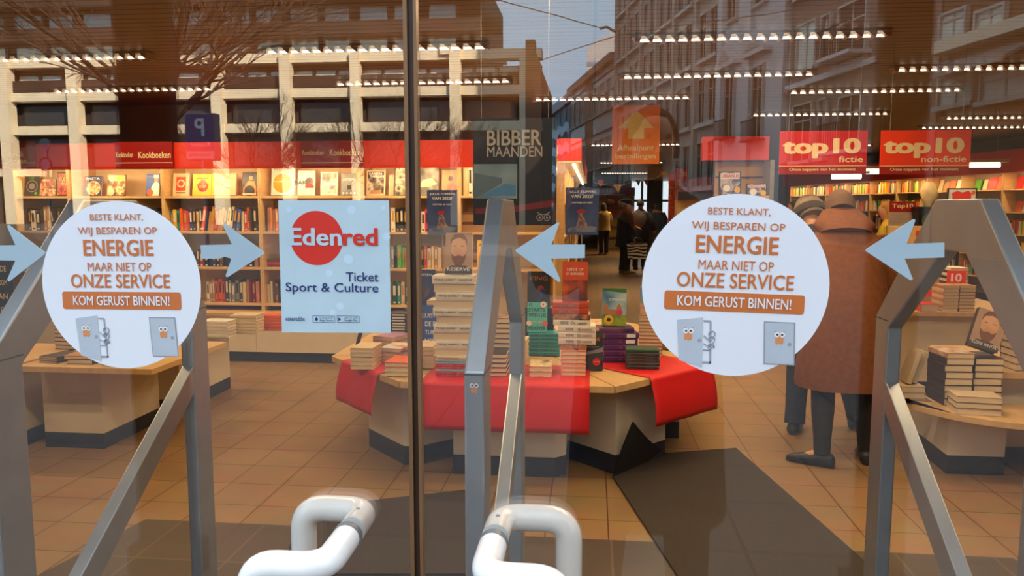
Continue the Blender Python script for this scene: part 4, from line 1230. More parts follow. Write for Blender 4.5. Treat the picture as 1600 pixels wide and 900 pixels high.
# last case: boxes and games
spines(724, 745, 0, ['cream', 'white', 'cream'], 'on the top shelf of the last case', hmin=.26, hmax=.30)
m_card = mat('brown_card', (150, 112, 74), .7)
for k, (x0, x1, sh, h) in enumerate([(722, 770, 1, .10), (722, 770, 2, .09)]):
    a_ = PY(x0, 340, YS + .06); b_ = PY(x1, 340, YS + .06)
    for q in range(2):
        mb = MB(); mb.box(0, b_.x - a_.x, 0, .2, 0, h - .004, 0); mb.box(-.001, b_.x - a_.x + .001, -.001, .201, h * .72, h - .002, 1)
        o = mb.build('game_box', [m_card, C['brown']], loc=(a_.x, YS + .06, SH[sh] + .002 + q * h))
        tag(o, f'brown card box, {["lower", "upper"][q]} one {[W2, W3][k]} of the last case', 'box', 'card boxes in the last case')
o = book(.17, .26, .03, C['yellow'], 'yellow book with a toucan standing left of the middle gate', M_stand(PY(760, 420, 6.95).x, 6.95, PY(760, 420, 6.95).z - .0, 0, .12), 'books on the low rear shelf')
front(o, .17, .26, .03, [('t', 'ALLEMAAL', 0, .84, .8, .08, m_ink_d, .03), ('t', 'VOGELS', .0, .64, .6, .06, m_ink_d, .02), ('d', .0, .32, .16, m_ink_d), ('p', [(-.08, .36), (-.4, .42), (-.36, .30), (-.08, .28)], C['orange']), ('d', .05, .30, .08, w_)])
zb_ = PY(760, 420, 6.95).z
# rear low rack carrying it
t = thing('rack', 'narrow beech rack behind the central table carrying the yellow book', 'shelf', (PY(760, 420, 6.95).x  , 6.95, 0))
mb = MB(); mb.box(-.35, .28, -.12, .18, zb_ - .03, zb_ - .001); mb.build('top', m_wood, t)
mb = MB(); mb.box(-.33, -.31, -.1, .16, 0, zb_ - .03); mb.build('side_panel', m_wood, t)
mb = MB(); mb.box(.24, .26, -.1, .16, 0, zb_ - .03); mb.build('side_panel', m_wood, t)
mb = MB(); mb.box(-.31, .24, .13, .15, .1, zb_ - .03); mb.build('back_panel', m_back, t)
mb = MB(); mb.box(-.31, .24, -.08, .13, .3, .32); mb.build('shelf', m_wood, t)

# ------------------------------------------------------------------ left end: case on the left wall seen from its side
t = thing('bookcase', 'beech bookcase on the left wall seen side-on at the left photo edge', 'bookcase', (XL + .02, 6.3, 0))
dpt = UX[0] - XL - .06
mb = MB(); mb.box(0, dpt, .88, .91, 0, 2.15); mb.build('side_panel', m_wood, t)
mb = MB(); mb.box(0, dpt, -1.2, -1.17, 0, 2.15); mb.build('side_panel', m_wood, t)
mb = MB(); mb.box(0, .015, -1.17, .88, 0, 2.15); mb.build('back_panel', m_back, t)
for z in (.12, .5, .9, 1.3, 1.66):
    mb = MB(); mb.box(.015, dpt, -1.17, .88, z - .02, z); mb.build('shelf', m_wood, t)
# ================================================================== LEFT LOW TABLES
TL = .575
def box_table(x0, x1, y0, y1, z, label, ins=(.14, .18, .2, .1), chamf=.0, group='low display tables'):
    """rectangular display table; ins = pedestal inset left, right, front, back"""
    cx, cy = (x0 + x1) / 2, (y0 + y1) / 2
    t = thing('display_table', label, 'table', (cx, cy, 0), 0, group)
    hx, hy = (x1 - x0) / 2, (y1 - y0) / 2
    mb = MB(); mb.box(-hx, hx, -hy, hy, z - .035, z); mb.build('tabletop', m_wood2, t, bevel=.002)
    mb = MB(); mb.box(-hx + ins[0], hx - ins[1], -hy + ins[2], hy - ins[3], .10, z - .035); mb.build('pedestal', m_cream, t)
    mb = MB(); mb.box(-hx + ins[0], hx - ins[1], -hy + ins[2], hy - ins[3], 0, .10); mb.build('plinth', m_plinth, t)
    return t
a = PZ(26, 572, TL); b = PZ(262, 568, TL)
LT0 = a.y
q0 = PZ(72, 698, 0); q1 = PZ(170, 698, 0)
t = box_table(a.x, b.x, a.y, a.y + .95, TL, 'low beech table with cream pedestal behind the left round sticker', (q0.x - a.x, b.x - q1.x - .0, max(.05, q0.y - a.y), .1))
a2 = PZ(245, 541, TL); b2 = PZ(372, 505, TL)
box_table(a2.x - .35, PZ(375, 505, TL).x, a2.y + .25, a2.y + 1.25, TL, 'second low beech table behind the left gate', (.1, .14, .1, .1))
box_table(-3.98, -3.05 - .50, LT0 - .05, LT0 + .75, TL, 'low beech table at the left photo edge', (.1, .1, .15, .1))
GL_ = 'books on the left low table'
zt = TL + .001
BASES.add(round(zt, 3))
p = PZ(120, 567, TL)
objs, z = stack(p.x + .05, p.y + .08, zt, 1, .17, .24, .03, 180, 'charcoal', 'single dark hardback lying at the front of the left table', GL_)
stack(p.x - .16, p.y + .08, zt, 3, .14, .2, .012, 170, 'charcoal', 'thin dark booklet at the left front corner of the left table', GL_)
stack(p.x + .02, p.y + .08, z, 1, .17, .235, .022, 186, 'tan', 'tan-covered book on the dark hardback of the left table', GL_)
p = PZ(186, 570, TL)
stack(p.x - .02, p.y + .09, zt, 5, .165, .22, .021, 180, 'dark green', 'green glossy book in the pile right of the dark hardback', GL_, cms=[mat('cover_bottle_green', (26, 112, 60), .4)])
p = PZ(72, 545, TL)
stack(p.x + .16, p.y + .12, zt, 6, .17, .25, .026, 176, 'charcoal', 'dark glossy book in the left pile of the left table', GL_)
stack(p.x + .36, p.y + .10, zt, 7, .17, .24, .024, 184, 'grey', 'greyish book in the middle pile of the left table', GL_, cms=[C['grey'], C['red'], C['grey'], C['tan'], C['grey'], C['burgundy'], C['orange']])
stack(p.x + .58, p.y + .10, zt, 5, .17, .24, .024, 180, 'brown', 'brown book in the right rear pile of the left table', GL_)
p = PZ(300, 540, TL)
for k, (dx, n, cn) in enumerate(((-.20, 5, 'white'), (.02, 6, 'cream'), (.22, 5, 'orange'))):
    stack(PZ(300 + 40 * k, 540, TL).x, a2.y + .45 + .1 * k, zt, n, .15, .21, .024, 90, cn, f'{cn} book in the {["left", "middle", "right"][k]} pile on the second left table', 'books on the second left table')
# dark posters behind the left edge
for k, (px0, px1, py0, py1, Y, cmat, lb, wd) in enumerate([(-20, 22, 402, 500, 5.6, C['black'], 'black book cover with white words at the left photo edge', 'HET'), (24, 64, 405, 490, 5.9, C['brown'], 'brown book cover under the leftmost blue arrow', 'K')]):
    a_ = PY(px0, py0, Y); b_ = PY(px1, py1, Y)
    w, h = b_.x - a_.x, a_.z - b_.z
    t = thing('poster_stand', lb, 'poster', ((a_.x + b_.x) / 2, Y, TL if k == 9 else 0), 0)
    mb = MB(); mb.box(-w / 2, w / 2, 0, .012, b_.z, a_.z); mb.build('panel', cmat, t)
    mb = MB(); mb.box(-.02, .02, .013, .03, 0, b_.z + .2); mb.build('post', m_black, t)
    mb = MB(); mb.box(-.15, .15, -.1, .15, 0, .01); mb.build('base', m_black, t)
    for q, s in enumerate((['EN DE', 'DROOM', 'VAN', 'HET'] if k == 0 else ['LOST', 'IN'])):
        text(t, s, 0, a_.z - h * (.18 + .22 * q), w * .6, h * .09, -.001, m_cream_ink, .01)

# ================================================================== RIGHT: round low table, its higher neighbour, numbered display
RZ = .40
pc = PZ(1520, 664, RZ)
cx0, cyf = pc.x, pc.y
lt, fr_ = PZ(1411, 628, RZ), PZ(1600, 664, RZ)
rr_ = .62
RDEP = PZ(1556, 582, TZ).y - fr_.y - .02
ccx, ccy = lt.x + rr_, fr_.y + rr_
lx, ly = ccx, fr_.y
poly = [(rr_ * math.cos(math.radians(180 + 90 * k / 16)), rr_ + rr_ * math.sin(math.radians(180 + 90 * k / 16))) for k in range(17)]
poly += [(1.3, 0), (1.3, RDEP), (-rr_, RDEP)]
t = thing('display_table', 'round-cornered low beech table with book piles at the right edge', 'table', (lx, ly, 0))
mb = MB(); mb.prism(poly, RZ - .035, RZ); mb.build('tabletop', m_wood2, t, bevel=.002)
e0 = PZ(1478, 740, 0); e1 = PZ(1563, 740, 0); e2 = PZ(1418, 690, 0)
bp = [(e0.x - lx, e0.y - ly), (e1.x - lx, e0.y - ly), (e1.x - lx, RDEP - .06), (e2.x - lx, RDEP - .06), (e2.x - lx, e2.y - ly)]
mb = MB(); mb.prism(bp, .11, RZ - .035); mb.build('pedestal', m_cream, t)
mb = MB(); mb.prism(bp, 0, .11); mb.build('plinth', m_plinth, t)
RX, RY = cx0, cyf
m_hb = mat('cover_ivory', (206, 186, 154), .5, var=.06, scale=8)
m_hbk = mat('cover_dark_edge', (58, 40, 34), .5)
GR = 'hardbacks on the right low table'
zr = RZ + .001
BASES.add(round(zr, 3))
def rp(px, py, dz=0.0, dy=0.0):
    q = PZ(px, py, RZ); return q.x, q.y + dy
# three lying in front, then the double pile
x, y = rp(1533, 650)
stack(x, y + .085, zr, 3, .155, .23, .034, -97, 'cream', 'ivory hardback in the short pile at the front of the round table', GR, cms=[m_hb, m_hbk, m_hb])
x, y = rp(1497, 635)
objsL, zl = stack(x, y + .125, zr, 7, .155, .225, .039, 1, 'cream', 'thick ivory hardback in the left column of the double pile', GR, jig=.006, cms=[m_hbk])
m_faceb = cover_mat('cover_face_print', [(206, 190, 168), (178, 120, 84), (214, 196, 170)], 8, 61)
o = book(.155, .225, .03, m_faceb, 'book with a face on its cover lying on the left column', M_flat(x + LAST[0], y + .125 + LAST[1], zl, .225, .03, 3), GR)
xL, yL = x + LAST[0], y + .125 + LAST[1]
x2 = xL + .168
objsR, zrr = stack(x2, yL + .01, zr, 7, .155, .225, .039, -1, 'cream', 'thick ivory hardback in the right column of the double pile', GR, jig=.006, cms=[m_hbk])
x2, y2 = x2 + LAST[0], yL + .01 + LAST[1]
# tilted hardback showing a face
Mx = Matrix.Translation((x2 - .01, y2 - .02, zrr + .036)) @ Matrix.Rotation(math.radians(-12), 4, 'Z') @ Matrix.Rotation(math.radians(18), 4, 'Y') @ Matrix.Rotation(-.35, 4, 'X')
o = book(.16, .235, .055, m_hbk, 'thick hardback with a bearded face tilted on top of the double pile', Mx, GR)
face_cover(o, .16, .235, .055, 'KLEINE WINTER', m_flow)
# leaning books and the pair left of the piles
x, y = rp(1432, 623)
stack(x - .02, y + .11, zr, 2, .14, .21, .036, 2, 'cream', 'pale book in the low pair at the left of the round table', GR, cms=[m_hb])
for k in range(2):
    o = book(.14, .20, .028, [m_hb, C['cream']][k], f'{["pale", "dark-topped pale"][k]} book leaning against the double pile', Matrix.Translation((x - .03 + .045 * k + LAST[0], y + .11 + .03 * k + LAST[1], zr + .079)) @ Matrix.Rotation(math.radians(16), 4, 'Y') @ Matrix.Rotation(math.radians(88), 4, 'Z'), GR)
# rear tier with the high pile
a_ = PZ(1556, 582, TZ)
t = box_table(a_.x, a_.x + 1.3, a_.y, a_.y + .9, TZ, 'higher beech table behind the round one at the right photo edge', (.06, .1, .12, .1))
stack(a_.x + .25, a_.y + .14, TZ + .001, 10, .17, .24, .040, -88, 'cream', 'thick hardback in the high pile on the rear right table', 'hardbacks on the rear right table', cms=[m_hbk, mat('cover_taupe', (120, 104, 92), .5)])

# numbered display table further back
ND = 8.3
a_ = PZ(1425, 487, TZ + .12); b_ = PZ(1535, 487, TZ + .12)
NZ = TZ + .12
t = box_table(a_.x - .25, b_.x + .4, a_.y, a_.y + 1.1, NZ, 'beech table with numbered book piles behind the right gate', (.1, .4, .12, .1))
NX, NY = a_.x, a_.y
GN = 'books on the numbered table'
BASES.add(round(NZ + .001, 3)); BASES.add(round(TZ + .001, 3))
def np_(px): return PY(px, 460, NY + .12).x
stack(np_(1477), NY + .12, NZ + .001, 8, .122, .205, .026, 1, 'tan', 'tan paperback in the left of the twin piles on the numbered table', GN, cms=[m_hb, C['tan']])
stack(np_(1503), NY + .12, NZ + .001, 8, .122, .205, .026, -1, 'brown', 'brown-spined paperback in the right of the twin piles on the numbered table', GN, cms=[C['brown'], C['tan']])
stack(np_(1444), NY + .10, NZ + .001, 1, .13, .2, .06, 0, 'red', 'thick red book at the front of the numbered table', GN)
stack(PY(1490, 450, NY + .36).x, NY + .37, NZ + .001, 14, .14, .205, .0235, 0, 'charcoal', 'dark paperback in the tall pile behind the twin piles', GN, cms=[C['charcoal'], C['white']])
# wooden stepped stand with tags
sx = PY(1448, 400, NY + .75).x
t = thing('number_stand', 'wooden stepped stand with red number tags behind the right blue arrow', 'stand', (sx, NY + .75, NZ))
zt_ = PY(1448, 353, NY + .75).z - NZ
mb = MB(); mb.box(-.35, .10, 0, .02, 0, zt_); mb.build('back_board', m_wood, t)
mb = MB(); mb.box(-.35, .10, -.22, 0, zt_ * .45, zt_ * .45 + .018); mb.build('shelf', m_wood, t)
mb = MB(); mb.box(-.35, -.332, -.22, .02, 0, zt_); mb.build('side_panel', m_wood, t)
for px, py, s in ((1443, 371, '3'),):
    v = PY(px, py, NY + .74)
    mb = MB(); mb.box(v.x - sx - .06, v.x - sx + .06, -.012, -.001, v.z - NZ - .06, v.z - NZ + .06); mb.build('number_tag', m_red, t)
    text(t, s, v.x - sx, v.z - NZ, .05, .075, -.013, m_white, .03)
    mb = MB(); mb.disc(v.x - sx + .04, v.z - NZ + .15, .06, -.004, 20); mb.build('green_badge', mat('badge_green', (50, 80, 30), .5), t, fix=False)
v = PY(1490, 433, NY + .30)
t = thing('number_tag', 'red square tag with white 10 on a dark pile', 'sign', (v.x, NY + .250, v.z - .06))
mb = MB(); mb.box(-.075, .075, 0, .004, 0, .12); mb.build('card', m_red, t); text(t, '10', 0, .06, .085, .07, -.0005, m_white, .04)
v = PY(1459, 453, NY + .30)
t = thing('number_tag', 'red square tag with white 9 left of the tagged dark pile', 'sign', (v.x, NY + .31, v.z - .06))
mb = MB(); mb.box(-.06, .06, 0, .004, 0, .12); mb.build('card', m_red, t); text(t, '9', .02, .06, .045, .07, -.0005, m_white, .04)
mb = MB(); mb.box(-.005, .005, .004, .010, NZ - v.z + .06 + .001, .05); mb.build('peg', m_black, t)
# black crate with a pale paper parcel, small top ten placard, framed splash sign
v = PY(1452, 354, NY + .85)
t = thing('crate', 'black open crate on the wooden stand', 'box', (v.x, NY + .9, v.z))
mb = MB(); mb.prism([(-.11, 0), (.11, 0), (.13, .17), (-.13, .17)], -.10, .10, 'Y'); mb.build('body', m_black, t, bevel=.004)
mb = MB(); mb.box(-.135, .135, -.105, .105, .165, .178); mb.build('rim', m_black, t)
m_par = mat('pale_paper', (224, 200, 140), .7, var=.15, scale=12, bump=.3)
rings = []
for k in range(9):
    u = k / 8
    r_ = .062 * math.sin(math.pi * (.12 + .88 * (1 - u) * .9 + .02)) + .01
    rings.append([Vector((r_ * (1 + .12 * math.sin(5 * q + k)) * math.cos(q), r_ * .8 * (1 + .1 * math.cos(3 * q + k)) * math.sin(q), .01 + .22 * u)) for q in [2 * math.pi * j / 16 for j in range(16)]])
mb = MB(); mb.loft(rings); o = mb.build('paper_parcel', m_par, smooth=True, loc=(v.x, NY + .9, v.z + .17)); tag(o, 'crumpled pale paper parcel sitting on the black crate', 'parcel')
# carrier below the crate
t = thing('pedestal', 'tall beech pedestal under the black crate', 'stand', (v.x, NY + .95, NZ))
mb = MB(); mb.box(-.12, .12, -.12, .12, 0, v.z - NZ - .001); mb.build('column', m_wood, t)
mb = MB(); mb.box(-.13, .13, -.13, .13, 0, .05); mb.build('foot', m_plinth, t)
a_ = PY(1390, 315, NY + .93); b_ = PY(1428, 372, NY + .93)
w, h = b_.x - a_.x, a_.z - b_.z
t = thing('placard', 'narrow placard headed Top10 beside the bent customer in camel', 'sign', ((a_.x + b_.x) / 2, NY + .93, 0))
mb = MB(); mb.box(-w / 2, w / 2, 0, .006, b_.z - .1, a_.z); mb.build('panel', mat('placard_paper', (170, 150, 136), .5, var=.08, scale=14), t)
mb = MB(); mb.box(-w / 2, w / 2, -.003, 0, a_.z - h * .28, a_.z); mb.build('header', m_redd, t)
text(t, 'Top10', 0, a_.z - h * .13, w * .8, h * .14, -.0035, m_cream_ink, .04)
mb = MB(); mb.box(-.02, .02, .006, .03, NZ + .001, b_.z); mb.build('post', m_grey, t)
mb = MB(); mb.box(-.08, .08, -.06, .08, NZ + .001, NZ + .012); mb.build('base', m_grey, t)
for q in range(7):
    mb = MB(); zz_ = a_.z - h * (.38 + .1 * q); mb.box(-w * .4, w * (.1 + .05 * (q * 7 % 5)), -.001, 0, zz_, zz_ + .006); mb.build('print_line', m_grey, t)
a_ = PY(1481, 294, NY + .62); b_ = PY(1525, 330, NY + .62)
w, h = b_.x - a_.x, a_.z - b_.z
t = thing('framed_sign', 'black-framed card with a red splash above the right gate', 'sign', ((a_.x + b_.x) / 2, NY + .62, 0))
mb = MB(); mb.box(-w / 2, w / 2, 0, .02, b_.z, a_.z); mb.build('frame', m_black, t)
mb = MB(); mb.box(-w / 2 + .012, w / 2 - .012, -.002, 0, b_.z + .012, a_.z - .012); mb.build('card', mat('card_pale', (206, 210, 214), .5), t)
mb = MB(); cc = (a_.z + b_.z) / 2
mb.flat([(-.085, cc + .06), (-.04, cc + .075), (.0, cc + .062), (.05, cc + .078), (.075, cc + .05), (.07, cc - .05), (.04, cc - .08), (-.05, cc - .08), (-.075, cc - .03)], -.003); mb.build('splash', m_ered, t, fix=False)
mb = MB(); mb.disc(.09, cc + .06, .018, -.003, 14); mb.build('orange_dot', C['orange'], t, fix=False)
text(t, 'ACTIE', 0, cc - .01, .09, .022, -.0034, m_white, .03); text(t, '3 HALEN', 0, cc - .045, .08, .018, -.0034, m_white, .03)
mb = MB(); mb.box(-.012, .012, .02, .035, NZ + .001, b_.z + .1); mb.build('post', m_black, t)
mb = MB(); mb.box(-.045, .045, -.05, .07, NZ + .001, NZ + .012); mb.build('base', m_black, t)

# ================================================================== HANGING SIGNS
def hanging(px0, px1, py0, py1, Y, name, label, m_b, cat='sign'):
    a = PY(px0, py0, Y); b = PY(px1, py1, Y)
    w, h = b.x - a.x, a.z - b.z
    t = thing(name, label, cat, ((a.x + b.x) / 2, Y, b.z))
    mb = MB(); mb.box(-w / 2, w / 2, 0, .005, 0, h); mb.build('panel', m_b, t)
    for s in (-1, 1):
        mb = MB(); mb.tube([(s * w * .4, .0025, h), (s * w * .4, .0025, CEIL - b.z)], .0015, 5); mb.build('hanging_wire', m_grey, t)
    def U(px): return (px - (px0 + px1) / 2) / (px1 - px0) * w
    def V(py): return (py1 - py) / (py1 - py0) * h
    return t, U, V, w, h
m_sor = mat('sign_orange', (252, 138, 10), .45, var=.05)
t, U, V, w, h = hanging(957, 1030, 165, 256, 6.4, 'hanging_sign', 'orange hanging sign with a cream arrow for order pickup', m_sor)
m_ay = mat('arrow_cream', (255, 236, 150), .5, var=.03)
mb = MB(); mb.flat([(U(994), V(172)), (U(1021), V(200)), (U(1006), V(200)), (U(1006), V(217)), (U(982), V(217)), (U(982), V(200)), (U(966), V(200))], -.0008); mb.build('arrow', m_ay, t, fix=False)
m_pale = mat('sign_pale_ink', (255, 240, 200), .5, var=.02)
text(t, 'Afhaalpunt', U(993.5), V(232), U(1022) - U(966), V(226) - V(238), -.0008, m_pale, .035)
text(t, 'bestellingen', U(993.5), V(244.5), U(1025) - U(963), V(239) - V(250), -.0008, m_pale, .035)
m_pinkb = mat('sign_crimson', (196, 30, 40), .45, var=.04)
def topten(px0, px1, py0, py1, Y, label, mb_, kind):
    t, U, V, w, h = hanging(px0, px1, py0, py1, Y, 'hanging_sign', label, mb_)
    W_ = px1 - px0; H_ = py1 - py0
    X = lambda f: px0 + W_ * f
    Z = lambda f: py0 + H_ * f
    text(t, 'top10', U(X(.48)), V(Z(.40)), w * .90, h * .46, -.0008, m_cream_ink, .085)
    text(t, kind, U(X(.96)) - w * (.5 if len(kind) > 6 else .28) / 2, V(Z(.655)), w * (.5 if len(kind) > 6 else .28), h * .14, -.0012, m_cream_ink, .04)
    mb = MB(); mb.flat([(-w / 2, V(Z(.815))), (w / 2, V(Z(.815))), (w / 2, V(Z(.80))), (-w / 2, V(Z(.80)))], -.0008); mb.build('white_line', m_cream_ink, t, fix=False)
    mb = MB(); mb.flat([(-w / 2, 0), (w / 2, 0), (w / 2, V(Z(.815))), (-w / 2, V(Z(.815)))], -.0006); mb.build('lower_band', m_redd, t, fix=False)
    text(t, 'Onze toppers van het moment', 0, V(Z(.895)), w * .76, h * .09, -.0012, m_cream_ink, .03)
topten(1219, 1353, 205, 272, 5.6, 'crimson hanging sign headed top10 for fiction', m_pinkb, 'fictie')
topten(1377, 1514, 204, 272, 5.4, 'red hanging sign headed top10 for non-fiction', m_red, 'non-fictie')

# ================================================================== AISLE AND REAR
# run of cases left of the aisle, seen along its length
AX = -.30
for k in range(6):
    y0 = 8.15 + k * 1.25
    t = thing('bookcase', f'lit beech bookcase facing the aisle, {["nearest", "second", "third", "fourth", "fifth", "farthest"][k]} of the row', 'bookcase', (AX, y0, 0), 0, 'bookcases along the aisle')
    for s in (0, 1.22):
        mb = MB(); mb.box(-.42, 0, s, s + .02, 0, 2.0); mb.build('side_panel', m_wood, t)
    mb = MB(); mb.box(-.44, -.42, 0, 1.24, 0, 2.25); mb.build('back_panel', m_back, t)
    for z in (.12, .5, .86, 1.22, 1.58):
        mb = MB(); mb.box(-.42, 0, .02, 1.22, z - .02, z); mb.build('shelf', m_wood, t)
    mb = MB(); mb.box(-.42, .17, 0, 1.24, 2.0, 2.02); mb.build('pelmet', m_back, t)
    mb = MB(); mb.box(.15, .17, 0, 1.24, 2.02, 2.25); mb.box(-.42, .15, 0, .02, 2.02, 2.25); mb.build('fascia', m_red, t)
    mb = MB(); mb.tube([(.09, .12, 1.985), (.09, 1.12, 1.985)], .016, 8); mb.build('lamp_tube', m_tube2, t, smooth=True)
    if k < 3:
        ld = bpy.data.lights.new('shelf_glow', 'AREA'); ld.shape = 'RECTANGLE'; ld.size = .05; ld.size_y = 1.0; ld.energy = SHELF_LAMP_W; ld.color = (1, .74, .4)
        lo = bpy.data.objects.new('shelf_glow', ld); COL.objects.link(lo); lo.parent = t; lo.location = (.06, .62, 1.96); lo.rotation_euler = (0, math.radians(25), 0)
cols = list(C)
for k in range(3):
    for z in (.5, .86, 1.22, 1.58):
        y = 8.2 + k * 1.25
        n = 5 if k == 0 else 3
        for j in range(n):
            hh = round(random.uniform(.18, .25), 2); tt = round(random.uniform(.03, .06), 2)
            c = random.choice(['cream', 'orange', 'red', 'white', 'navy', 'tan', 'teal', 'dark orange'])
            book(.2, hh, tt, C[c], f'{c} spine, {ORD[j]} at {["knee", "hip", "chest", "eye"][(.5, .86, 1.22, 1.58).index(z)]} height in the {["near", "middle", "far"][k]} aisle case', M_spine(AX - .12, y + .04 + j * .075, z + .001, 0, 180), 'spines along the aisle', False, random.choice([None, B_white, B_dark]))
# rear windows, dark post between
m_day = emis('daylight_window', (.80, .92, 1.0), 1.1)
a_ = PY(985, 283, YB - .05); b_ = PY(1050, 338, YB - .05)
WX0, WX1, WZ0, WZ1 = a_.x, b_.x, b_.z - .2, a_.z
mb = MB(); mb.box(WX0, WX1, YB - .04, YB - .01, WZ0, WZ1); o = struct('window_1', mb, m_day)
for q in (.0, .28, .52, .74, 1.0):
    mb = MB(); xx = WX0 + (WX1 - WX0) * q; mb.box(xx - .05, xx + .05, YB - .10, YB - .041, WZ0, WZ1); mb.build('mullion', m_grey, o)
mb = MB(); mb.box(WX0, WX1, YB - .10, YB - .041, WZ0 + .8, WZ0 + .9); mb.build('mullion', m_grey, o)
v = PY(1022, 345, 22.0)
t = thing('column', 'dark square column before the rear windows', 'column', (v.x, 22.0, 0))
mb = MB(); mb.box(-.20, .20, -.2, .2, 0, CEIL - .3); mb.box(-.22, .22, -.22, .22, 0, .15); mb.build('shaft', mat('dark_column', (44, 34, 30), .5), t)
mb = MB(); mb.box(-.20, .20, -.2, .2, CEIL - .3, CEIL); mb.build('cap', m_wall, t)
# red banner posts
for k, (px0, px1, py0, Y, lb, wd) in enumerate([(1045, 1057, 272, 12.5, 'narrow orange-red printed banner post on the aisle', None), (1055, 1073, 264, 12.0, 'wider orange-red banner post with cream word on the aisle', 'FOLDER')]):
    a_ = PY(px0, py0, Y); b_ = PY(px1, 345, Y)
    w = b_.x - a_.x
    t = thing('banner_post', lb, 'banner', ((a_.x + b_.x) / 2, Y, 0))
    mb = MB(); mb.tube([(0, 0, .05), (0, 0, a_.z)], w / 2, 20); mb.build('printed_drum', cover_mat('banner_print', [(206, 60, 20), (222, 110, 40), (160, 40, 20), (230, 160, 90)], 11, 71), t, smooth=True)
    mb = MB(); mb.tube([(0, 0, a_.z - .16), (0, 0, a_.z + .004)], w / 2 + .004, 20); mb.build('head_band', m_red, t, smooth=True)
    mb = MB(); mb.tube([(0, 0, 0), (0, 0, .05)], w / 2 + .03, 20); mb.build('foot', m_black, t)
    if wd:
        text(t, wd, 0, a_.z - .08, w * .7, .07, -w / 2 - .006, m_cream_ink, .03)
# bunting across the aisle
m_b1, m_b2, m_b3, m_b4 = C['yellow'], C['orange'], C['burgundy'], C['charcoal']
t = thing('bunting', 'string of small triangular flags across the aisle', 'bunting', (0, 11.0, 0))
pts = [PY(x, y, 11.0) for x, y in ((928, 285), (940, 288), (965, 292), (985, 285), (1010, 281), (1025, 278), (1040, 268), (1050, 258))]
mb = MB(); mb.tube([(p.x, 0, p.z) for p in pts], .004, 5); mb.build('string', m_white, t)
for p_ in (pts[0], pts[-1]):
    mb = MB(); mb.tube([(p_.x, 0, p_.z), (p_.x, 0, CEIL)], .003, 5); mb.build('hanging_wire', m_white, t)
for k, (x, y, s, m_) in enumerate([(938, 281, 11, m_b2), (965, 288, 13, m_b1), (980, 284, 8, m_b4), (997, 281, 9, m_b4), (1010, 281, 9, m_b3), (1022, 277, 9, m_b4), (1037, 268, 11, m_b1)]):
    v = PY(x, y, 11.0); r_ = s * 11 / F_PX / 2
    mb = MB(); mb.prism([(v.x - r_, v.z), (v.x + r_, v.z), (v.x + r_ * .2, v.z - 2.1 * r_)], -.002, .002, 'Y'); mb.build('flag', m_, t)
# red shelf heads at the end of the aisle
for k, (px0, px1, py0, py1, Y, lb) in enumerate([(935, 948, 294, 303, 28, 'left'), (950, 978, 291, 303, 29, 'middle'), (978, 992, 293, 306, 28.5, 'right')]):
    a_ = PY(px0, py0, Y); b_ = PY(px1, py1, Y); w = b_.x - a_.x
    t = thing('bookcase', f'free-standing case with red head at the end of the aisle, {lb} one', 'bookcase', ((a_.x + b_.x) / 2, Y, 0), 0, 'red-headed cases at the end of the aisle')
    mb = MB(); mb.box(-w / 2, w / 2, 0, .4, b_.z, a_.z); mb.build('head', m_redd, t)
    mb = MB(); mb.box(-w / 2, w / 2, .2, .4, 0, b_.z); mb.build('body', m_wood, t)
    for z in (.4, .8, 1.2, 1.55):
        mb = MB(); mb.box(-w / 2, w / 2, 0, .2, z, z + .02); mb.build('shelf', m_wood, t)
        mb = MB(); mb.box(-w / 2 + .02, w / 2 - .02, .05, .19, z + .02, z + .22); mb.build('book_row', C[random.choice(['cream', 'orange', 'red', 'yellow'])], t)

# ------------------------------------------------------------------ comics gondola above the right round sticker
GY = 8.0
a_ = PY(1122, 252, GY); b_ = PY(1196, 302, GY)
gz0 = PY(1140, 306, GY).z
gw = b_.x - a_.x
t = thing('comics_rack', 'brown panelled comics rack behind the right round sticker', 'shelf', ((a_.x + b_.x) / 2, GY + .1, 0))
m_pan = mat('rack_panel', (186, 140, 72), .5, var=.05)
mb = MB(); mb.box(-gw / 2, gw / 2, .05, .09, gz0, a_.z); mb.build('back_panel', m_pan, t)
mb = MB(); mb.box(-gw / 2 - .01, gw / 2 + .01, .04, .1, a_.z, a_.z + .015); mb.build('top_trim', m_black, t)
zz_ = PY(1140, 277, GY).z
mb = MB(); mb.box(-gw / 2, gw / 2, .04, .05, zz_, zz_ + .012); mb.build('middle_trim', m_black, t)
mb = MB(); mb.box(-gw / 2, gw / 2, -.28, .09, gz0 - .03, gz0); mb.build('shelf', m_wood, t)
mb = MB(); mb.box(-gw / 2, gw / 2, -.25, .09, 0, gz0 - .03); mb.build('body', m_wood, t)
mb = MB(); mb.box(gw / 2, gw / 2 + .04, -.28, .1, 0, a_.z); mb.build('side_panel', C['grey'], t)
hz1 = PY(1150, 212, GY).z; hx0 = PY(1100, 230, GY).x - t.location.x
mb = MB(); mb.box(hx0, gw / 2 + .04, -.02, .11, a_.z + .016, hz1); mb.build('head', m_red, t)
def comic(px0, px1, py0, Y, z, label, k):
    a = PY(px0, py0, Y); b = PY(px1, py0, Y); w = b.x - a.x; h = a.z - z
    o = book(w, h, .012, C['black'], label, M_stand((a.x + b.x) / 2, Y, z + .001, 0, .12), 'comics on the panelled rack')
    front(o, w, h, .012, [('r', -.44, .44, .04, .96, cover_mat(f'cover_comic{k}', [(44, 60, 110), (90, 90, 140), (200, 190, 190), (60, 50, 90)], 14, 80 + k)), ('r', -.42, .42, .68, .92, m_white), ('t', 'URBANUS', 0, .80, .76, .14, m_ink_red, .04), ('d', -.15, .30, .16, m_white), ('d', .32, .22, .13, m_yel)])
comic(1124, 1159, 268, GY - .1, gz0, 'black-edged comic album with a red title on white strip', 1)
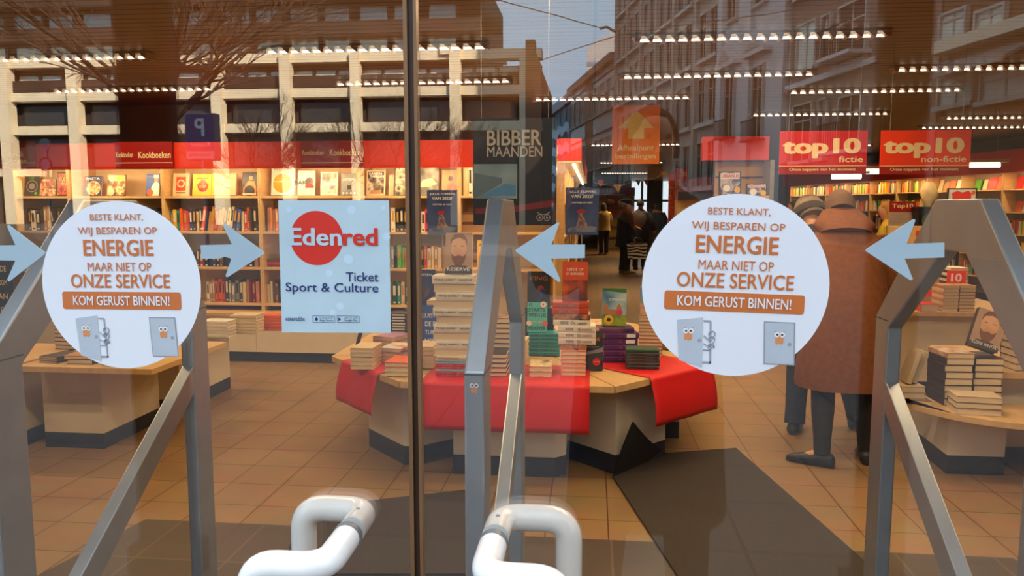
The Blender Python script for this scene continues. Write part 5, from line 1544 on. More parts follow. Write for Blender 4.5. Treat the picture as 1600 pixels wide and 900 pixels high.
comic(1166, 1199, 288, GY - .16, gz0, 'teal-edged comic album lower right of the black-edged one', 2)
# purple rounded display head left of it
a_ = PY(1060, 277, 9.0); b_ = PY(1124, 312, 9.0)
w = b_.x - a_.x; h = a_.z - b_.z
t = thing('magazine_rack', 'magazine rack with a rounded purple head', 'shelf', ((a_.x + b_.x) / 2, 9.0, 0))
pl = [(-w / 2, 0), (w / 2, 0), (w / 2, h)] + [(-w / 2 + h * .9 - h * .9 * math.sin(k * .3142), h * .1 + h * .9 * math.cos(k * .3142)) for k in range(6)]
mb = MB(); mb.prism([(x, z + b_.z) for x, z in pl], 0, .25, 'Y'); mb.build('head', mat('head_purple', (118, 66, 96), .35, var=.08), t, bevel=.004)
mb = MB(); mb.box(-w / 2, w / 2, -.01, 0, b_.z, b_.z + h * .35); mb.build('head_band', mat('head_band_dark', (44, 30, 44), .4), t)
mb = MB(); mb.box(-w / 2, w / 2, .15, .35, 0, b_.z); mb.build('body', m_wood, t)
for z in (.35, .75, 1.12):
    mb = MB(); mb.box(-w / 2, w / 2, -.05, .15, z - .02, z); mb.build('shelf', m_wood, t)
for j in range(6):
    x = t.location.x - w / 2 + .04 + w * j / 6
    c = ['yellow', 'charcoal', 'orange', 'red', 'cream', 'brown'][j]
    book(.07, .2, .012, C[c], f'{c} magazine, {ORD[j]} under the purple head', M_stand(x + .02, 9.05, 1.125, 0, .15), 'magazines under the purple head', False)

# ================================================================== RIGHT WALL CASES
A_ = Vector((6.39, 12.25)); Bv = Vector((5.15, 20.06))
u_ = (Bv - A_).normalized()
th = math.atan2(u_.y, u_.x) - math.pi       # local x runs towards the camera
RZS = [.42, .78, 1.12, 1.46, 1.81]
start = A_ - u_ * 2.5
stuff = MB()
stuff_m = [C[n] for n in ('cream', 'orange', 'red', 'white', 'yellow', 'tan', 'green', 'navy', 'brown')]
nU = 11
for k in range(nU):
    o2 = start + u_ * (k + 1) * 1.0
    nm = ['nearest', 'second', 'third', 'fourth', 'fifth', 'sixth', 'seventh', 'eighth', 'ninth', 'tenth', 'farthest'][k]
    t = thing('bookcase', f'beech bookcase on the right wall, {nm} of the row', 'bookcase', (o2.x, o2.y, 0), th, 'bookcases on the right wall')
    for s in (0, .98):
        mb = MB(); mb.box(s, s + .02, 0, .34, 0, 2.05); mb.build('side_panel', m_wood, t)
    mb = MB(); mb.box(.02, .98, .32, .34, 0, 2.05); mb.build('back_panel', m_back, t)
    for z in RZS:
        mb = MB(); mb.box(.02, .98, .005, .32, z - .02, z); mb.build('shelf', m_wood, t)
    mb = MB(); mb.box(.0, 1.0, .02, .34, 0, .12); mb.build('plinth', m_plinth, t)
    ld = bpy.data.lights.new('shelf_glow', 'AREA'); ld.shape = 'RECTANGLE'; ld.size = .8; ld.size_y = .05; ld.energy = SHELF_LAMP_W * .55; ld.color = (1, .70, .32); ld.spread = math.radians(150)
    lo = bpy.data.objects.new('shelf_glow', ld); COL.objects.link(lo); lo.parent = t; lo.location = (.5, -.10, 2.04); lo.rotation_euler = (math.radians(28), 0, 0)
    Mw = Matrix.Translation((o2.x, o2.y, 0)) @ Matrix.Rotation(th, 4, 'Z')
    for si, z in enumerate(RZS):
        if k in (1, 2, 3, 4) and si >= 3:
            x = .08
            j = 0
            while x < .86:
                w = round(random.uniform(.13, .17), 2); h = round(random.uniform(.16, .215), 3)
                if si == 4: h = min(h, .205)
                c = random.choice(['orange', 'yellow', 'cream', 'white', 'green', 'red', 'cream', 'tan', 'orange'])
                M = Mw @ Matrix.Translation((x + w / 2, .16, z + .004)) @ Matrix.Rotation(math.radians(random.uniform(-8, 8)), 4, 'Z') @ Matrix.Rotation(-.22, 4, 'X')
                book(w, h, .02, C[c], f'{c} book facing out, {ORD[j]} on the {["upper", "second"][4 - si]} shelf of the {nm} right wall case', M, 'facing-out books on the right wall', False)
                x += w + random.uniform(.01, .05); j += 1
        else:
            x = .04
            while x < .93:
                tt = random.uniform(.02, .05); h = random.uniform(.17, .225)
                stuff.box(x, x + tt, .06, .22, z + .001, z + h, random.randrange(9), Mw)
                x += tt + .002 + (random.random() < .08) * .1
o = stuff.build('shelved_books', stuff_m)
tag(o, 'rows of small book spines filling the right wall cases', 'books', None, 'stuff')
# fascia on the right wall
mid = start + u_ * (nU / 2 + .0)
t = thing('fascia', 'red fascia above the right wall bookcases', 'sign', (mid.x, mid.y, 2.05), th)
mb = MB(); mb.box(-nU / 2, nU / 2, -.20, -.17, .0, .34); mb.box(-nU / 2, nU / 2, -.17, .34, .32, .34); mb.build('board', m_red, t)
for k in range(nU):
    xm = -nU / 2 + k + .5
    mb = MB(); mb.tube([(xm - .4, -.10, .02), (xm + .4, -.10, .02)], .013, 8); mb.build('lamp_tube', m_tube2, t, smooth=True)
# bare battens hanging in front of the right fascia
for px0, py0, px1, py1, Y, lb in [(1300, 274, 1345, 278, 9.0, 'left of the pair under the fiction sign'), (1350, 270, 1378, 266, 9.0, 'between the two top ten signs'), (1510, 260, 1562, 256, 9.0, 'right of the non-fiction sign')]:
    a_ = PY(px0, py0, Y); b_ = PY(px1, py1, Y)
    cx, cz = (a_.x + b_.x) / 2, (a_.z + b_.z) / 2; Lh = (b_.x - a_.x) / 2
    t = thing('batten_lamp', 'bare white fluorescent batten ' + lb, 'light', (cx, Y, cz))
    mb = MB(); mb.tube([(-Lh, 0, 0), (Lh, 0, 0)], .028, 10); mb.build('lamp_tube', m_tube, t, smooth=True)
    mb = MB(); mb.box(-Lh - .03, Lh + .08, -.04, .04, .03, .06); mb.build('housing', m_wood, t)
    for s in (-1, 1):
        mb = MB(); mb.tube([(s * Lh * .8, 0, .06), (s * Lh * .8, 0, CEIL - cz)], .003, 5); mb.build('hanging_wire', m_grey, t)

# ================================================================== DOOR MATS
m_mat = mat('mat_fibre', (52, 44, 38), .9, var=.18, scale=160, bump=.25)
def mat_poly(pts, label, z=.004, th=.010):
    P = [PZ(x, y, z) for x, y in pts]
    cx = sum(p.x for p in P) / len(P); cy = sum(p.y for p in P) / len(P)
    mb = MB(); mb.prism([(p.x - cx, p.y - cy) for p in P], 0, th)
    o = mb.build('door_mat', m_mat, loc=(cx, cy, z))
    return tag(o, label, 'mat'), cx, cy
# mat by the right leaf
p0, p1, p2, p3 = PZ(957, 738, .004), PZ(1038, 703, .004), PZ(1150, 702, .004), PZ(1340, 870, .004)
d1 = (PZ(1060, 900, .004) - p0); d2 = (p3 - p2)
q0 = p0 + d1.normalized() * 2.1; q3 = p2 + d2.normalized() * 2.2
tow = Vector((0, -.09, 0))
P = [p0 + tow, p1 + tow, p2, q3, q0]
cx = sum(p.x for p in P) / 5; cy = sum(p.y for p in P) / 5
mb = MB(); mb.prism([(p.x - cx, p.y - cy) for p in P], 0, .010)
o = mb.build('door_mat', m_mat, loc=(cx, cy, .0045)); tag(o, 'dark door mat with its far corner curled up at the central table', 'mat')
# far corner of the mat, bent up against the pedestal
up = PD(988, 658, 4.33)
vs, fs = [], []
n = 8
base = Vector((cx, cy, .0045))
for i in range(n + 1):
    u = i / n
    bow = Vector((-.25, -.6, 0)).normalized() * (.03 * math.sin(u * math.pi)) + Vector((0, 0, .008 * (1 - u)))
    for q in (p0 + tow, p1 + tow):
        vs.append(q.lerp(up, u * .985) + bow - base)
for i in range(n):
    fs.append((2 * i, 2 * i + 1, 2 * i + 3, 2 * i + 2))
mb = MB(); mb.add(vs, fs); c = mb.build('curled_corner', mat('mat_rubber', (12, 11, 11), .85, bump=.1), o)
md = c.modifiers.new('thick', 'SOLIDIFY'); md.thickness = .006
l0, l1 = PZ(470, 797, .004), PZ(727, 768, .004)
dirx = (l1 - l0)
P = [l0, l1 + dirx * .0, PZ(760, 900, .004), PZ(440, 900, .004)]
cx = sum(p.x for p in P) / 4; cy = sum(p.y for p in P) / 4
mb = MB(); mb.prism([(p.x - cx, p.y - cy) for p in P], 0, .010); o = mb.build('door_mat', m_mat, loc=(cx, cy, .0045)); tag(o, 'dark door mat lying askew left of the middle gate', 'mat')
# ================================================================== PEOPLE
m_skin = mat('skin', (206, 152, 118), .55, var=.06, scale=12)
def fmat(n, c, **k):
    return mat('cloth_' + n, c, k.pop('rough', .85), var=k.pop('var', .14), scale=k.pop('scale', 30), bump=.1, **k)
def smooth(t):
    t = max(0.0, min(1.0, t)); return t * t * (3 - 2 * t)
def skin_mesh(name, verts, edges, radii, root, m, parent, sub=1):
    me = bpy.data.meshes.new(name)
    me.from_pydata([tuple(v) for v in verts], edges, [])
    ob = bpy.data.objects.new(name, me); COL.objects.link(ob)
    ob.modifiers.new('skin', 'SKIN')
    sd = me.skin_vertices[0].data
    for i, r in enumerate(radii):
        rr = r if hasattr(r, '__len__') else (r, r)
        sd[i].radius = rr
        sd[i].use_root = (i == root)
    ss = ob.modifiers.new('sub', 'SUBSURF'); ss.levels = sub; ss.render_levels = sub
    dg = bpy.context.evaluated_depsgraph_get()
    out = bpy.data.meshes.new_from_object(ob.evaluated_get(dg))
    bpy.data.objects.remove(ob)
    out.materials.clear(); out.materials.append(m)
    out.polygons.foreach_set('use_smooth', [True] * len(out.polygons))
    o = bpy.data.objects.new(name, out); COL.objects.link(o); o.parent = parent
    return o
def person(label, loc, rotz, H=1.68, lean=0.0, head_tilt=0.0, coat='black', coat_c=(30, 28, 30), hem=.48, legs_c=(30, 34, 50), shoe_c=(26, 26, 28), hair_c=(70, 50, 36), hair='short', cap=None, cap_c=None,
           arms=((.30, -.02, 1.10, .30, .16, .98), (-.30, -.02, 1.10, -.30, .16, .98)), feet=((.10, .02, 0), (-.10, -.03, 0)), stout=1.0, skirt=False, scarf_c=None, hood=False, bag=None):
    """figure facing +Y in its own frame; arms: elbow xyz and wrist xyz for a 1.70 m body before bending"""
    t = thing('person', label, 'person', loc, rotz)
    k = H / 1.70
    hip = .90
    def bend(p, ht=0.0):
        p = Vector(p)
        a = lean * smooth((p.z - .80) / .35)
        if a:
            y, z = p.y, p.z - hip
            p = Vector((p.x, y * math.cos(a) + z * math.sin(a), hip + z * math.cos(a) - y * math.sin(a)))
        return p
    neck0 = Vector((0, .01, 1.43))
    def headp(p):
        a = head_tilt
        d = Vector(p) - neck0
        d = Vector((d.x, d.y * math.cos(a) + d.z * math.sin(a), d.z * math.cos(a) - d.y * math.sin(a)))
        return bend(neck0 + d)
    V, E, Rd = [], [], []
    def add(p, r, par=None):
        V.append(Vector(p) * k); Rd.append((r[0] * k, r[1] * k) if hasattr(r, '__len__') else r * k)
        if par is not None:
            E.append((par, len(V) - 1))
        return len(V) - 1
    pel = add(bend((0, 0, .92)), (.14, .11))
    wst = add(bend((0, 0, 1.08)), (.125, .10), pel)
    chs = add(bend((0, .0, 1.28)), (.155, .115), wst)
    nk = add(bend((0, .01, 1.44)), .058, chs)
    hd = [((0, .015, 1.50), .062), ((0, .03, 1.575), (.076, .088)), ((0, .02, 1.645), (.070, .084)), ((0, .012, 1.685), .04)]
    pv = nk
    for p, r in hd:
        pv = add(headp(p), r, pv)
    hand_pts = []
    for s, A in ((1, arms[0]), (-1, arms[1])):
        sh = add(bend((s * .17, 0, 1.39)), .055, chs)
        el = add(bend(A[0:3]), .042, sh)
        wr = add(bend(A[3:6]), .027, el)
        e_, w_2 = V[el] / k, V[wr] / k
        d = (w_2 - e_).normalized()
        sd = d.cross(Vector((0, 0, 1)))
        sd = sd.normalized() if sd.length > .2 else Vector((0, 1, 0))
        pm = add(w_2 + d * .06, (.036, .018), wr)
        for q, (of, ln) in enumerate(((-.030, .072), (-.010, .082), (.010, .078), (.028, .062))):
            f1 = add(w_2 + d * .095 + sd * of, .0095, pm)
            add(w_2 + d * (.095 + ln * .8) + sd * of * 1.1 + d.cross(sd) * .02, .0075, f1)
        th1 = add(w_2 + d * .05 - sd * .045 * s, .011, pm)
        add(w_2 + d * .095 - sd * .055 * s, .008, th1)
        hand_pts.append(w_2 * k)
    for s, f in ((1, feet[0]), (-1, feet[1])):
        hp = add((s * .085, 0, .86), (.085, .09), pel)
        kn = add(((s * .085 + f[0]) / 2 + s * .012, f[1] * .55 + .02, .47), .058, hp)
        an = add((f[0], f[1] - .01, .09), .033, kn)
        fy = f[2]
        add((f[0] + .13 * math.sin(fy), f[1] + .13 * math.cos(fy), .026), .020, an)
    skin_mesh('body', V, E, Rd, 0, m_skin, t)
    # shoes
    for s, f in ((1, feet[0]), (-1, feet[1])):
        R_ = Matrix.Translation((f[0] * k, f[1] * k, 0)) @ Matrix.Rotation(-f[2], 4, 'Z') @ Matrix.Scale(k, 4)
        rg = []
        for yy, hw, hh in ((-.075, .025, .06), (-.06, .040, .085), (.0, .043, .095), (.06, .045, .075), (.13, .048, .058), (.18, .040, .045), (.205, .018, .03)):
            rg.append([R_ @ Vector((hw * math.cos(a), yy, max(0.0, hh * .5 + hh * .5 * math.sin(a)))) for a in [2 * math.pi * q / 12 for q in range(12)]])
        mb = MB(); mb.loft(rg); mb.build('shoe', mat(f'shoe_{shoe_c}', shoe_c, .4), t, smooth=True)
    # trousers or stockings
    lm = fmat(f'legs_{legs_c}', legs_c)
    mb = MB()
    for s, f in ((1, feet[0]), (-1, feet[1])):
        A = Vector((s * .085, 0, .90)); B = Vector(((s * .085 + f[0]) / 2 + s * .012, f[1] * .55 + .02, .47)); Cc = Vector((f[0], f[1] - .01, .07))
        r = (.108, .100, .078, .072, .066, .068) if not skirt else (.10, .09, .066, .062, .048, .044)
        pts = [A, A.lerp(B, .5), B, B.lerp(Cc, .35), B.lerp(Cc, .75), Cc]
        mb.tube([p * k for p in pts], [q * k * (stout * .5 + .5) for q in r], 14)
    mb.build('trousers' if not skirt else 'stockings', lm, t, smooth=True)
    # coat: lofted torso and sleeves
    cmx = fmat(coat + str(coat_c), coat_c)
    rings = []
    prof = [(hem, .235, .185), (hem + .02, .238, .188), (.70, .225, .175), (.85, .215, .17), (1.00, .205, .16), (1.15, .205, .155), (1.28, .215, .150), (1.37, .205, .125), (1.42, .15, .10), (1.46, .085, .082), (1.48, .075, .076)]
    prof = [p for p in prof if p[0] >= hem]
    for z, rx, ry in prof:
        st = stout if z < 1.3 else (stout + 1) / 2
        rings.append([bend((rx * st * math.copysign(abs(math.cos(a)) ** .8, math.cos(a)), ry * st * math.sin(a) * (1 + .03 * math.sin(6 * a + z * 3) * (z < .9)), z)) * k for a in [2 * math.pi * q / 28 for q in range(28)]])
    mb = MB(); mb.loft(rings)
    for s, A in ((1, arms[0]), (-1, arms[1])):
        S0 = bend((s * .155, 0, 1.375)); E0 = bend(A[0:3]); W0 = bend(A[3:6])
        pts = fillet([S0, E0, W0], .08, 5)
        n = len(pts)
        mb.tube([p * k for p in pts], [(.092 - .040 * i / (n - 1)) * k * (stout * .4 + .6) for i in range(n)], 14)
    mb.build('coat', cmx, t, smooth=True)
    if hood:
        rg = []
        for u in range(7):
            a0 = -.5 + u * .42
            cz, cy = 1.40 + .02 * u, -.09 + .015 * u
            rr = .16 - abs(u - 2) * .016
            rg.append([bend((rr * 1.15 * math.cos(a), cy + .085 * math.sin(a) * (1.2 - .1 * u), 1.385 + .030 * u)) * k for a in [2 * math.pi * q / 20 for q in range(20)]])
        mb = MB(); mb.loft(rg); mb.build('hood', cmx, t, smooth=True)
    # hair
    hm = fmat(f'hair_{hair_c}', hair_c, scale=60)
    rg = []
    low = {'short': 1.555, 'long': 1.36, 'bob': 1.47}[hair]
    for u in range(9):
        z = low + (1.715 - low) * u / 8
        rr = .098 * math.sqrt(max(.02, 1 - max(0, (z - 1.60) / .118) ** 2)) if z > 1.60 else .098 - (.012 if hair == 'short' else -.012) * (1.60 - z) / .2
        rg.append([headp((rr * .92 * math.cos(a), -.012 + rr * 1.06 * math.sin(a) * (1.0 if math.sin(a) < 0 else (.35 if z < 1.63 else .9)), z)) * k for a in [2 * math.pi * q / 18 for q in range(18)]])
    mb = MB(); mb.loft(rg); mb.build('hair', hm, t, smooth=True)
    # face: nose, eyes and mouth (faces +Y)
    mb = MB()
    nb = [headp((0, .118, 1.60)), headp((-.014, .112, 1.56)), headp((.014, .112, 1.56)), headp((0, .136, 1.565))]
    mb.add([p * k for p in nb], [(0, 1, 3), (0, 3, 2), (1, 2, 3), (0, 2, 1)]); mb.build('nose', m_skin, t, smooth=True)
    mb = MB()
    for s in (-1, 1):
        c0 = headp((s * .030, .104, 1.61)) * k
        mb.tube([c0 + Vector((0, -.004, 0)), c0 + Vector((0, .006, 0))], .009 * k, 8)
    c0 = headp((-.022, .108, 1.535)) * k; c1 = headp((.022, .108, 1.535)) * k
    mb.tube([c0, c1], .005 * k, 6); mb.build('eyes', m_ink_d, t)
    if cap:
        rg = []
        zb = 1.615 if cap == 'beret' else 1.595
        for u in range(9):
            q = u / 8
            if cap == 'beanie':
                rr = .118 * math.sqrt(max(.03, 1 - q ** 2.2)); z = zb + .16 * q
            else:
                rr = (.100, .128, .142, .145, .140, .122, .095, .06, .02)[u]; z = zb + (.0, .02, .04, .06, .08, .10, .115, .124, .128)[u]
            rg.append([headp((rr * .96 * math.cos(a), .008 + rr * 1.05 * math.sin(a), z)) * k for a in [2 * math.pi * j / 20 for j in range(20)]])
        mb = MB(); mb.loft(rg); mb.build('hat', fmat('hat' + str(cap_c), cap_c, scale=80), t, smooth=True)
        if cap == 'beanie':
            rg = []
            for z, rr in ((1.575, .112), (1.58, .122), (1.62, .125), (1.635, .119)):
                rg.append([headp((rr * .96 * math.cos(a), .008 + rr * 1.05 * math.sin(a), z)) * k for a in [2 * math.pi * j / 20 for j in range(20)]])
            mb = MB(); mb.loft(rg); mb.build('hat_brim', fmat('hatbrim' + str(cap_c), tuple(int(c * .45) for c in cap_c), scale=80), t, smooth=True)
    if scarf_c:
        sm = fmat('scarf' + str(scarf_c), scarf_c)
        rg = []
        for z, rx in ((1.40, .13), (1.43, .145), (1.47, .135), (1.50, .10)):
            rg.append([bend((rx * math.cos(a), rx * .9 * math.sin(a) + .01, z)) * k for a in [2 * math.pi * j / 18 for j in range(18)]])
        mb = MB(); mb.loft(rg)
        pts = [(.09, .10, 1.42), (.15, .14, 1.30), (.17, .15, 1.15), (.18, .15, .98)]
        for i in range(3):
            a_, b_ = bend(pts[i]) * k, bend(pts[i + 1]) * k
            w2 = Vector((.045, -.02, 0)) * k; d2 = Vector((.008, .018, 0)) * k
            mb.loft([[a_ - w2 - d2, a_ + w2 - d2, a_ + w2 + d2, a_ - w2 + d2], [b_ - w2 - d2, b_ + w2 - d2, b_ + w2 + d2, b_ - w2 + d2]])
        mb.build('scarf', sm, t, smooth=True)
    return t, hand_pts
def foot(px, py):
    v = PZ(px, py, 0); return v
# ---- customer in camel coat bending over the table
f = foot(1316, 727)
CR = -.10
fl, fr = foot(1283, 728), foot(1352, 722)
def loc_feet(c, rz, L_, R2, k, tl=0.0, tr=0.0):
    out = []
    for q, a in ((R2, tr), (L_, tl)):
        d = Matrix.Rotation(-rz, 3, 'Z') @ (Vector((q.x - c.x, q.y - c.y, 0)))
        out.append((d.x / k, d.y / k, a))
    return tuple(out)
c = Vector(((fl.x + fr.x) / 2 - .0, (fl.y + fr.y) / 2 + .10, 0))
H1 = 1.70
person('person in long camel coat with thick collar bending forward, dark stockings', c, CR, H1, lean=.36, head_tilt=.25, coat='camel', coat_c=(120, 68, 30), hem=.46, legs_c=(16, 12, 12), shoe_c=(20, 24, 30), hair_c=(110, 82, 60), hair='short',
       arms=((.27, .10, 1.10, .16, .32, 1.06), (-.27, .10, 1.10, -.16, .32, 1.06)), feet=loc_feet(c, CR, fl, fr, H1 / 1.7, -1.15, .1), stout=1.16, skirt=True, hood=True)
# ---- customer with grey knitted cap beyond
fl, fr = foot(1240, 676), foot(1338, 668)
c = Vector((foot(1278, 672).x, foot(1278, 672).y + .1, 0))
H2 = 1.64
person('person in dark jacket with grey knitted cap and jeans beside the camel coat', c, .1, H2, lean=.26, head_tilt=.35, coat='dark_jacket', coat_c=(52, 46, 46), hem=.62, legs_c=(30, 40, 62), shoe_c=(34, 40, 46), hair_c=(120, 110, 100), cap='beanie', cap_c=(150, 132, 112),
       arms=((.27, .08, 1.10, .14, .30, 1.06), (-.27, .08, 1.10, -.14, .30, 1.06)), feet=loc_feet(c, .1, fl, fr, H2 / 1.7, .5, .9), stout=1.10)
def far(px, pyf, H, label, rz, dx=.09, **k):
    """figure whose feet stand on the floor at (px, pyf)"""
    v = foot(px, pyf)
    return person(label, Vector((v.x, v.y, 0)), rz, H, **k)
far(1240, 545, 1.62, 'woman with long dark hair at the right bookcases', .9, coat='brownjacket', coat_c=(60, 44, 38), hair_c=(44, 28, 22), hair='long', hem=.7, head_tilt=.2)
far(1292, 520, 1.55, 'person in black beret between the long-haired woman and the knitted cap', .3, coat_c=(34, 30, 32), cap='beret', cap_c=(26, 22, 24), hair_c=(60, 50, 44))
far(1382, 520, 1.60, 'blond person in yellow top at the right bookcases', 1.3, coat='yellowtop', coat_c=(222, 186, 60), hair_c=(190, 140, 70), hair='bob', hem=.80, head_tilt=.3)
t, hp = far(976, 427, 1.68, 'person in black coat, black hat and red scarf in the aisle', -1.25, coat_c=(20, 18, 20), hem=.62, cap='beret', cap_c=(18, 16, 18), scarf_c=(190, 24, 40), legs_c=(20, 20, 24), shoe_c=(120, 100, 90), stout=1.15,
    arms=((.28, .02, 1.12, .28, .10, .86), (-.27, .12, 1.14, -.12, .30, 1.08)))
# striped bag held by the red-scarf person
M = Matrix.Translation(t.location) @ Matrix.Rotation(-1.25, 4, 'Z')
v = M @ Vector((.44, .12, .0))
bgm = bpy.data.materials.new('zebra_print'); bgm.use_nodes = True
nt = bgm.node_tree; bs = nt.nodes['Principled BSDF']; bs.inputs['Roughness'].default_value = .6
tc = nt.nodes.new('ShaderNodeTexCoord'); wv = nt.nodes.new('ShaderNodeTexWave'); wv.wave_type = 'BANDS'; wv.bands_direction = 'Z'
wv.inputs['Scale'].default_value = 4.5; wv.inputs['Distortion'].default_value = 5.0; wv.inputs['Detail Scale'].default_value = 1.2
rp_ = nt.nodes.new('ShaderNodeValToRGB'); rp_.color_ramp.interpolation = 'CONSTANT'; rp_.color_ramp.elements[0].color = (.01, .01, .01, 1); rp_.color_ramp.elements[1].position = .5; rp_.color_ramp.elements[1].color = (.75, .72, .66, 1)
nt.links.new(tc.outputs['Object'], wv.inputs['Vector']); nt.links.new(wv.outputs[0], rp_.inputs[0]); nt.links.new(rp_.outputs[0], bs.inputs['Base Color'])
bag = thing('shopping_bag', 'black and white zebra-striped bag held by the red-scarf person', 'bag', (v.x, v.y, .36), 0)
mb = MB(); mb.prism([(-.20, 0), (.20, 0), (.23, .36), (-.23, .36)], -.07, .07, 'Y'); mb.build('bag_body', bgm, bag, bevel=.01)
mb = MB()
for y_ in (-.05, .05):
    mb.tube(fillet([(-.12, y_, .34), (-.09, y_ * .4, .47), (.09, y_ * .4, .47), (.12, y_, .34)], .05), .010, 6)
mb.build('bag_handle', C['black'], bag)
far(943, 398, 1.64, 'person in pale yellow coat and dark trousers at the far end of the aisle', .4, coat='paleyellow', coat_c=(216, 178, 100), hem=.80, hair_c=(40, 28, 24), hair='bob', legs_c=(40, 24, 24), shoe_c=(170, 150, 130), head_tilt=.3,
    arms=((.28, .08, 1.10, .10, .28, 1.0), (-.28, .08, 1.10, -.10, .28, 1.0)))
far(999, 421, 1.70, 'person in long dark green-black coat right behind the red scarf', -.3, coat='darkolive', coat_c=(36, 30, 22), hem=.30, hair_c=(30, 24, 22), legs_c=(24, 22, 22), stout=1.05)
far(1026, 412, 1.66, 'dark-haired person in black with a tan shoulder wrap further right in the aisle', .6, coat='blackwrap', coat_c=(26, 24, 26), hem=.6, hair_c=(34, 24, 20), hair='bob', scarf_c=(150, 104, 66), legs_c=(24, 22, 26))
# ---- photographer outside, seen in the glass
ph, hp = person('photographer in dark coat seen mirrored in the glass, both hands raised', Vector((.20, -.34, 0)), -.12, 1.88, coat='photocoat', coat_c=(34, 30, 30), hem=.40, hair_c=(58, 40, 26), hair='short', legs_c=(34, 36, 44), stout=1.1,
    arms=((.22, .08, 1.14, -.06, .17, 1.35), (-.33, .04, 1.14, -.30, .17, 1.35)), feet=((.14, .04, .1), (-.14, -.04, -.1)))
t = thing('phone', 'dark phone held up by the photographer', 'phone', (.0, -.060, EYE))
mb = MB(); mb.box(-.078, .078, -.008, 0, -.042, .036); mb.build('phone_body', m_black, t, bevel=.003)

# ================================================================== THE STREET (behind the camera, seen mirrored in the glass)
m_conc = mat('pale_concrete', (232, 214, 184), .85, var=.07, scale=.6)
m_dkwall = mat('dark_wall', (62, 50, 44), .85, var=.08, scale=.5)
m_brnwall = mat('brown_cladding', (58, 44, 36), .8, var=.06, scale=.5)
m_winb = mat('sky_curtain_window', (226, 230, 214), .4, var=.10, scale=1.5)  # pane colour mixes pale curtains with the sky's reflection
m_wind = mat('dark_window', (60, 60, 62), .4, var=.2, scale=.8)
m_wframe = mat('window_frame', (196, 188, 178), .6)
YL = 62.0
def LX(px, py=200): return PY(px, py, YL).x
def LZ(py, px=400): return PY(px, py, YL).z
t = thing('modern_building', 'pale concrete office building with long window bands, mirrored in the left glass', 'building', (0, 2 * D - YL, 0))
xL, xU, xT, xR = LX(-140), LX(750), LX(782), LX(846)
mb = MB(); mb.box(xL, xU, -16, -1.2, LZ(118), LZ(-40)); mb.build('upper_wall', m_brnwall, t)
mb = MB(); mb.box(xL, xR, -16, -1.3, 0, LZ(116)); mb.build('lower_wall', m_dkwall, t)
def band(name, x0, x1, y0, y1, m_, d0=-1.3, d1=0.0):
    mb = MB(); mb.box(x0, x1, d0, d1, LZ(y1), LZ(y0)); return mb.build(name, m_, t)
band('roof_ledge', xL, xT, -30, 6, m_brnwall, -1.3, .6)
band('cladding_band', xL, xT, 38, 58, m_brnwall, -1.3, .5)
band('concrete_band', xL, xR, 84, 99, m_conc)
band('panel_band', xL, xR, 119, 137, m_brnwall, -1.3, -.3)
band('concrete_band', xL, xR, 139, 153, m_conc)
band('concrete_band', xL, xR, 193, 207, m_conc)
band('concrete_band', xL, LX(60), 262, 274, m_conc)
for px in (12, 119, 228, 342, 449, 557, 712, 820):
    w = 8 if px != 557 else 7
    mb = MB(); mb.box(LX(px - w), LX(px + w), -.6, .35, 0, LZ(86)); mb.build('pilaster', m_conc, t)
proto = {}
def winb(x0, x1, y0, y1, m_):
    w, h = LX(x1) - LX(x0), LZ(y0) - LZ(y1)
    key = (round(w, 1), round(h, 1), m_.name)
    if key not in proto:
        mb = MB(); mb.box(-w / 2, w / 2, 0, .12, 0, h, 0)
        mb.box(-w / 2, w / 2, .12, .17, 0, .10, 1); mb.box(-w / 2, w / 2, .12, .17, h - .1, h, 1); mb.box(-w / 2, -w / 2 + .1, .12, .17, .1, h - .1, 1); mb.box(w / 2 - .1, w / 2, .12, .17, .1, h - .1, 1)
        proto[key] = mb.mesh('window', [m_, m_dkwall])
    o = bpy.data.objects.new('window', proto[key]); COL.objects.link(o); o.parent = t
    o.location = ((LX(x0) + LX(x1)) / 2, -1.19, LZ(y1))
for a_ in range(-90, 730, 54):
    i = (a_ + 90) // 54
    b_ = a_ + (46 if i % 2 == 0 else 40)
    if b_ > 742: continue
    winb(a_, b_, 8, 36, m_winb); winb(a_, b_, 60, 83, m_winb)
for a_ in range(20, 830, 36):
    winb(a_, a_ + 33, 107, 118, m_winb)
for a_, b_ in ((24, 106), (132, 215), (242, 330), (356, 437), (463, 546), (570, 700), (724, 806)):
    winb(a_, b_, 158, 190, m_wind); winb(a_, b_, 212, 258, m_wind)
band('roof_unit', LX(762), LX(782), 86, 92, m_grey, -5, -4); band('roof_unit', LX(690), LX(714), 80, 92, m_conc, .0, .3)
# tall dark shaft between the pale building and the sky
v0, v1 = PY(821, 62, 40), PY(845, 100, 40)
t = thing('chimney', 'tall dark brown shaft against the sky between the mirrored buildings', 'chimney', ((v0.x + v1.x) / 2, 2 * D - 40, 0))
w = v1.x - v0.x
mb = MB(); mb.box(-w / 2, w / 2, -.8, 0, 0, v1.z); mb.build('shaft', mat('shaft_brown', (50, 36, 28), .9), t)
mb = MB(); mb.prism([(-w / 2, v1.z), (w / 2, v1.z), (w * .12, v1.z + .7), (w * .12, v0.z), (-w / 2, v0.z)], -.8, 0, 'Y'); mb.build('stack', mat('shaft_brown', (50, 36, 28), .9), t)

